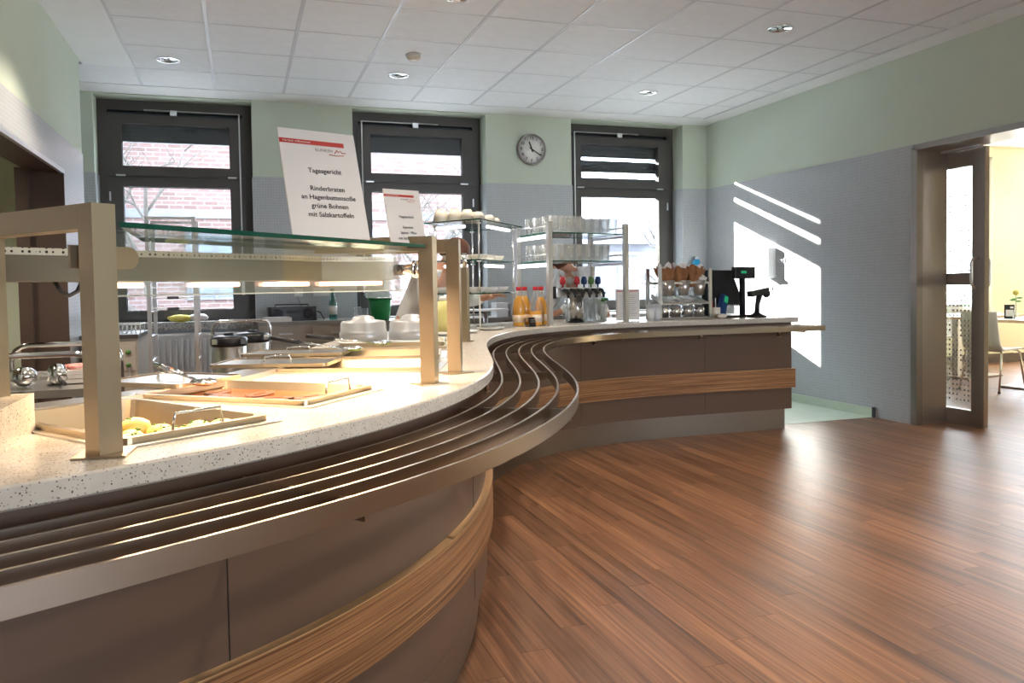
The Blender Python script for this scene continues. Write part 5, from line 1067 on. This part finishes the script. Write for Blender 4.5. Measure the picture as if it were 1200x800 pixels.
def person(loc, rz, label, lean, headturn, arms, apron=None):
    """faces +X locally; leans forward from the hips by 'lean'; arms = (left elbow, left hand, right elbow, right hand) local points"""
    t = thing('person', label, 'person', loc, rz, 'kitchen staff'); c, s_ = math.cos(lean), math.sin(lean); hip = Vector((0, 0, .90))
    def sp(x, y, z): return hip+Vector((x*c+z*s_, y, -x*s_+z*c))
    neck, head, crown = sp(.015, 0, .52), sp(.05, 0, .62), sp(.05, 0, .735); shL, shR = sp(0, .17, .46), sp(0, -.17, .46)
    V = [hip, sp(0, 0, .18), sp(0, 0, .38), neck, sp(.035, 0, .585), sp(.045, 0, .66), crown]; E = [(0, 1), (1, 2), (2, 3), (3, 4), (4, 5), (5, 6)]; Rr = [(.145, .105), (.13, .095), (.15, .10), .05, .062, .088, .062]
    def chain(b0, pts, rs):
        k = b0
        for p, r_ in zip(pts, rs): V.append(Vector(p)); Rr.append(r_); E.append((k, len(V)-1)); k = len(V)-1
        return k
    for sh, el, ha, sy in ((shL, arms[0], arms[1], 1), (shR, arms[2], arms[3], -1)):
        el, ha = Vector(el), Vector(ha); d_ = (ha-el).normalized()
        k = chain(2, [sh, el, ha-d_*.02, ha+d_*.05], [.052, .042, .028, (.034, .018)])
        sd_ = d_.cross(Vector((0, 0, 1))); sd_ = sd_.normalized() if sd_.length > .1 else Vector((0, 1, 0)); nd = sd_.cross(d_)
        for f_ in range(4):
            o_ = sd_*(.027-.018*f_); ln = (.06, .072, .068, .052)[f_]; chain(k, [ha+d_*.075+o_, ha+d_*(.075+ln*.55)+o_*1.1-nd*.008, ha+d_*(.075+ln)+o_*1.1-nd*.026], [.0095, .0085, .007])
        chain(k-1 if False else k, [ha+d_*.03+sd_*.036, ha+d_*.055+sd_*.058-nd*.012, ha+d_*.085+sd_*.06-nd*.02], [.011, .010, .008])
    for sy in (1, -1):
        chain(0, [(.0, .09*sy, .83), (.03, .10*sy, .48), (.0, .10*sy, .10), (.0, .10*sy, .05), (.13, .11*sy, .035)], [.085, .058, .04, .042, .035])
    body = skinmesh('body', V, E, Rr, 'skin', t)
    fx = (head-neck).normalized(); fwd_ = Vector((c, 0, -s_)); hc = sp(.045, 0, .655)
    b = MB(); b.ball(tuple(hc+fwd_*.092-fx*.01), .016, 8, sc_=(1.2, .7, 1)); lpart('nose', b, 'skin', t)
    for sy in (1, -1):
        b = MB(); b.ball(tuple(hc+fwd_*.078+Vector((0, .032*sy, 0))+fx*.012), .011, 8); lpart('eye', b, 'ink', t); b = MB(); b.ball(tuple(hc+Vector((0, .086*sy, 0))-fwd_*.005), .024, 8, sc_=(.7, .4, 1.1)); lpart('ear', b, 'skin', t)
    b = MB(); b.ball(tuple(hc+fwd_*.08-fx*.048), .016, 8, sc_=(.5, 1.5, .35)); lpart('mouth', b, 'redp', t)
    b = MB(); Th = Matrix.Rotation(lean, 4, 'Y'); b.ball(tuple(hc-fwd_*.018+fx*.03), .105, 16, sc_=(.98, .93, .98), mat=Th); b.ball(tuple(hc-fwd_*.085-fx*.02), .05, 10); lpart('hair', b, 'hair', t)
    # jacket
    V2 = [hip+Vector((0, 0, -.10)), hip, sp(0, 0, .18), sp(0, 0, .38), sp(0, 0, .475)]; E2 = [(0, 1), (1, 2), (2, 3), (3, 4)]; R2 = [(.185, .14), (.175, .13), (.165, .12), (.185, .125), (.085, .075)]
    for sh, el, ha in ((shL, arms[0], arms[1]), (shR, arms[2], arms[3])):
        k = 3
        for p, r_ in ((sh, .075), (Vector(el), .062), (Vector(el)+(Vector(ha)-Vector(el))*.8, .05)): V2.append(Vector(p)); R2.append(r_); E2.append((k, len(V2)-1)); k = len(V2)-1
    skinmesh('jacket', V2, E2, R2, 'jacket', t, root=1)
    V3 = [Vector((0, 0, .92)), Vector((0, 0, .84))]; E3 = [(0, 1)]; R3 = [(.16, .12), (.165, .125)]
    for sy in (1, -1):
        k = 1
        for p, r_ in (((.0, .092*sy, .76), .10), ((.03, .10*sy, .48), .075), ((0, .10*sy, .10), .06)): V3.append(Vector(p)); R3.append(r_); E3.append((k, len(V3)-1)); k = len(V3)-1
    skinmesh('trousers', V3, E3, R3, 'trouser', t, root=0)
    for sy in (1, -1): b = MB(); b.ball((.05, .105*sy, .035), .05, 12, sc_=(2.5, .95, .7)); lpart('shoe', b, 'shoe', t)
    if apron:
        b = MB(); b.prism([(.14, -.17), (.165, -.10), (.17, .10), (.14, .17), (.13, .17), (.155, .10), (.155, -.10), (.13, -.17)], .45, .92); lpart('apron', b, 'apron', t)
    return t
person((3.10, 6.72, 0), R(195), 'person in white jacket with auburn hair bending over behind the drinks tap', R(37), 0, ((.40, .22, 1.0), (.62, .16, .93), (.38, -.22, 1.0), (.62, -.14, .92)), True)
person((1.17, 5.95, 0), R(-42), 'person in white jacket bending forward behind the glass display', R(36), 0, ((.34, .26, 1.06), (.60, .20, 1.10), (.30, -.24, 1.02), (.48, -.16, .93)))
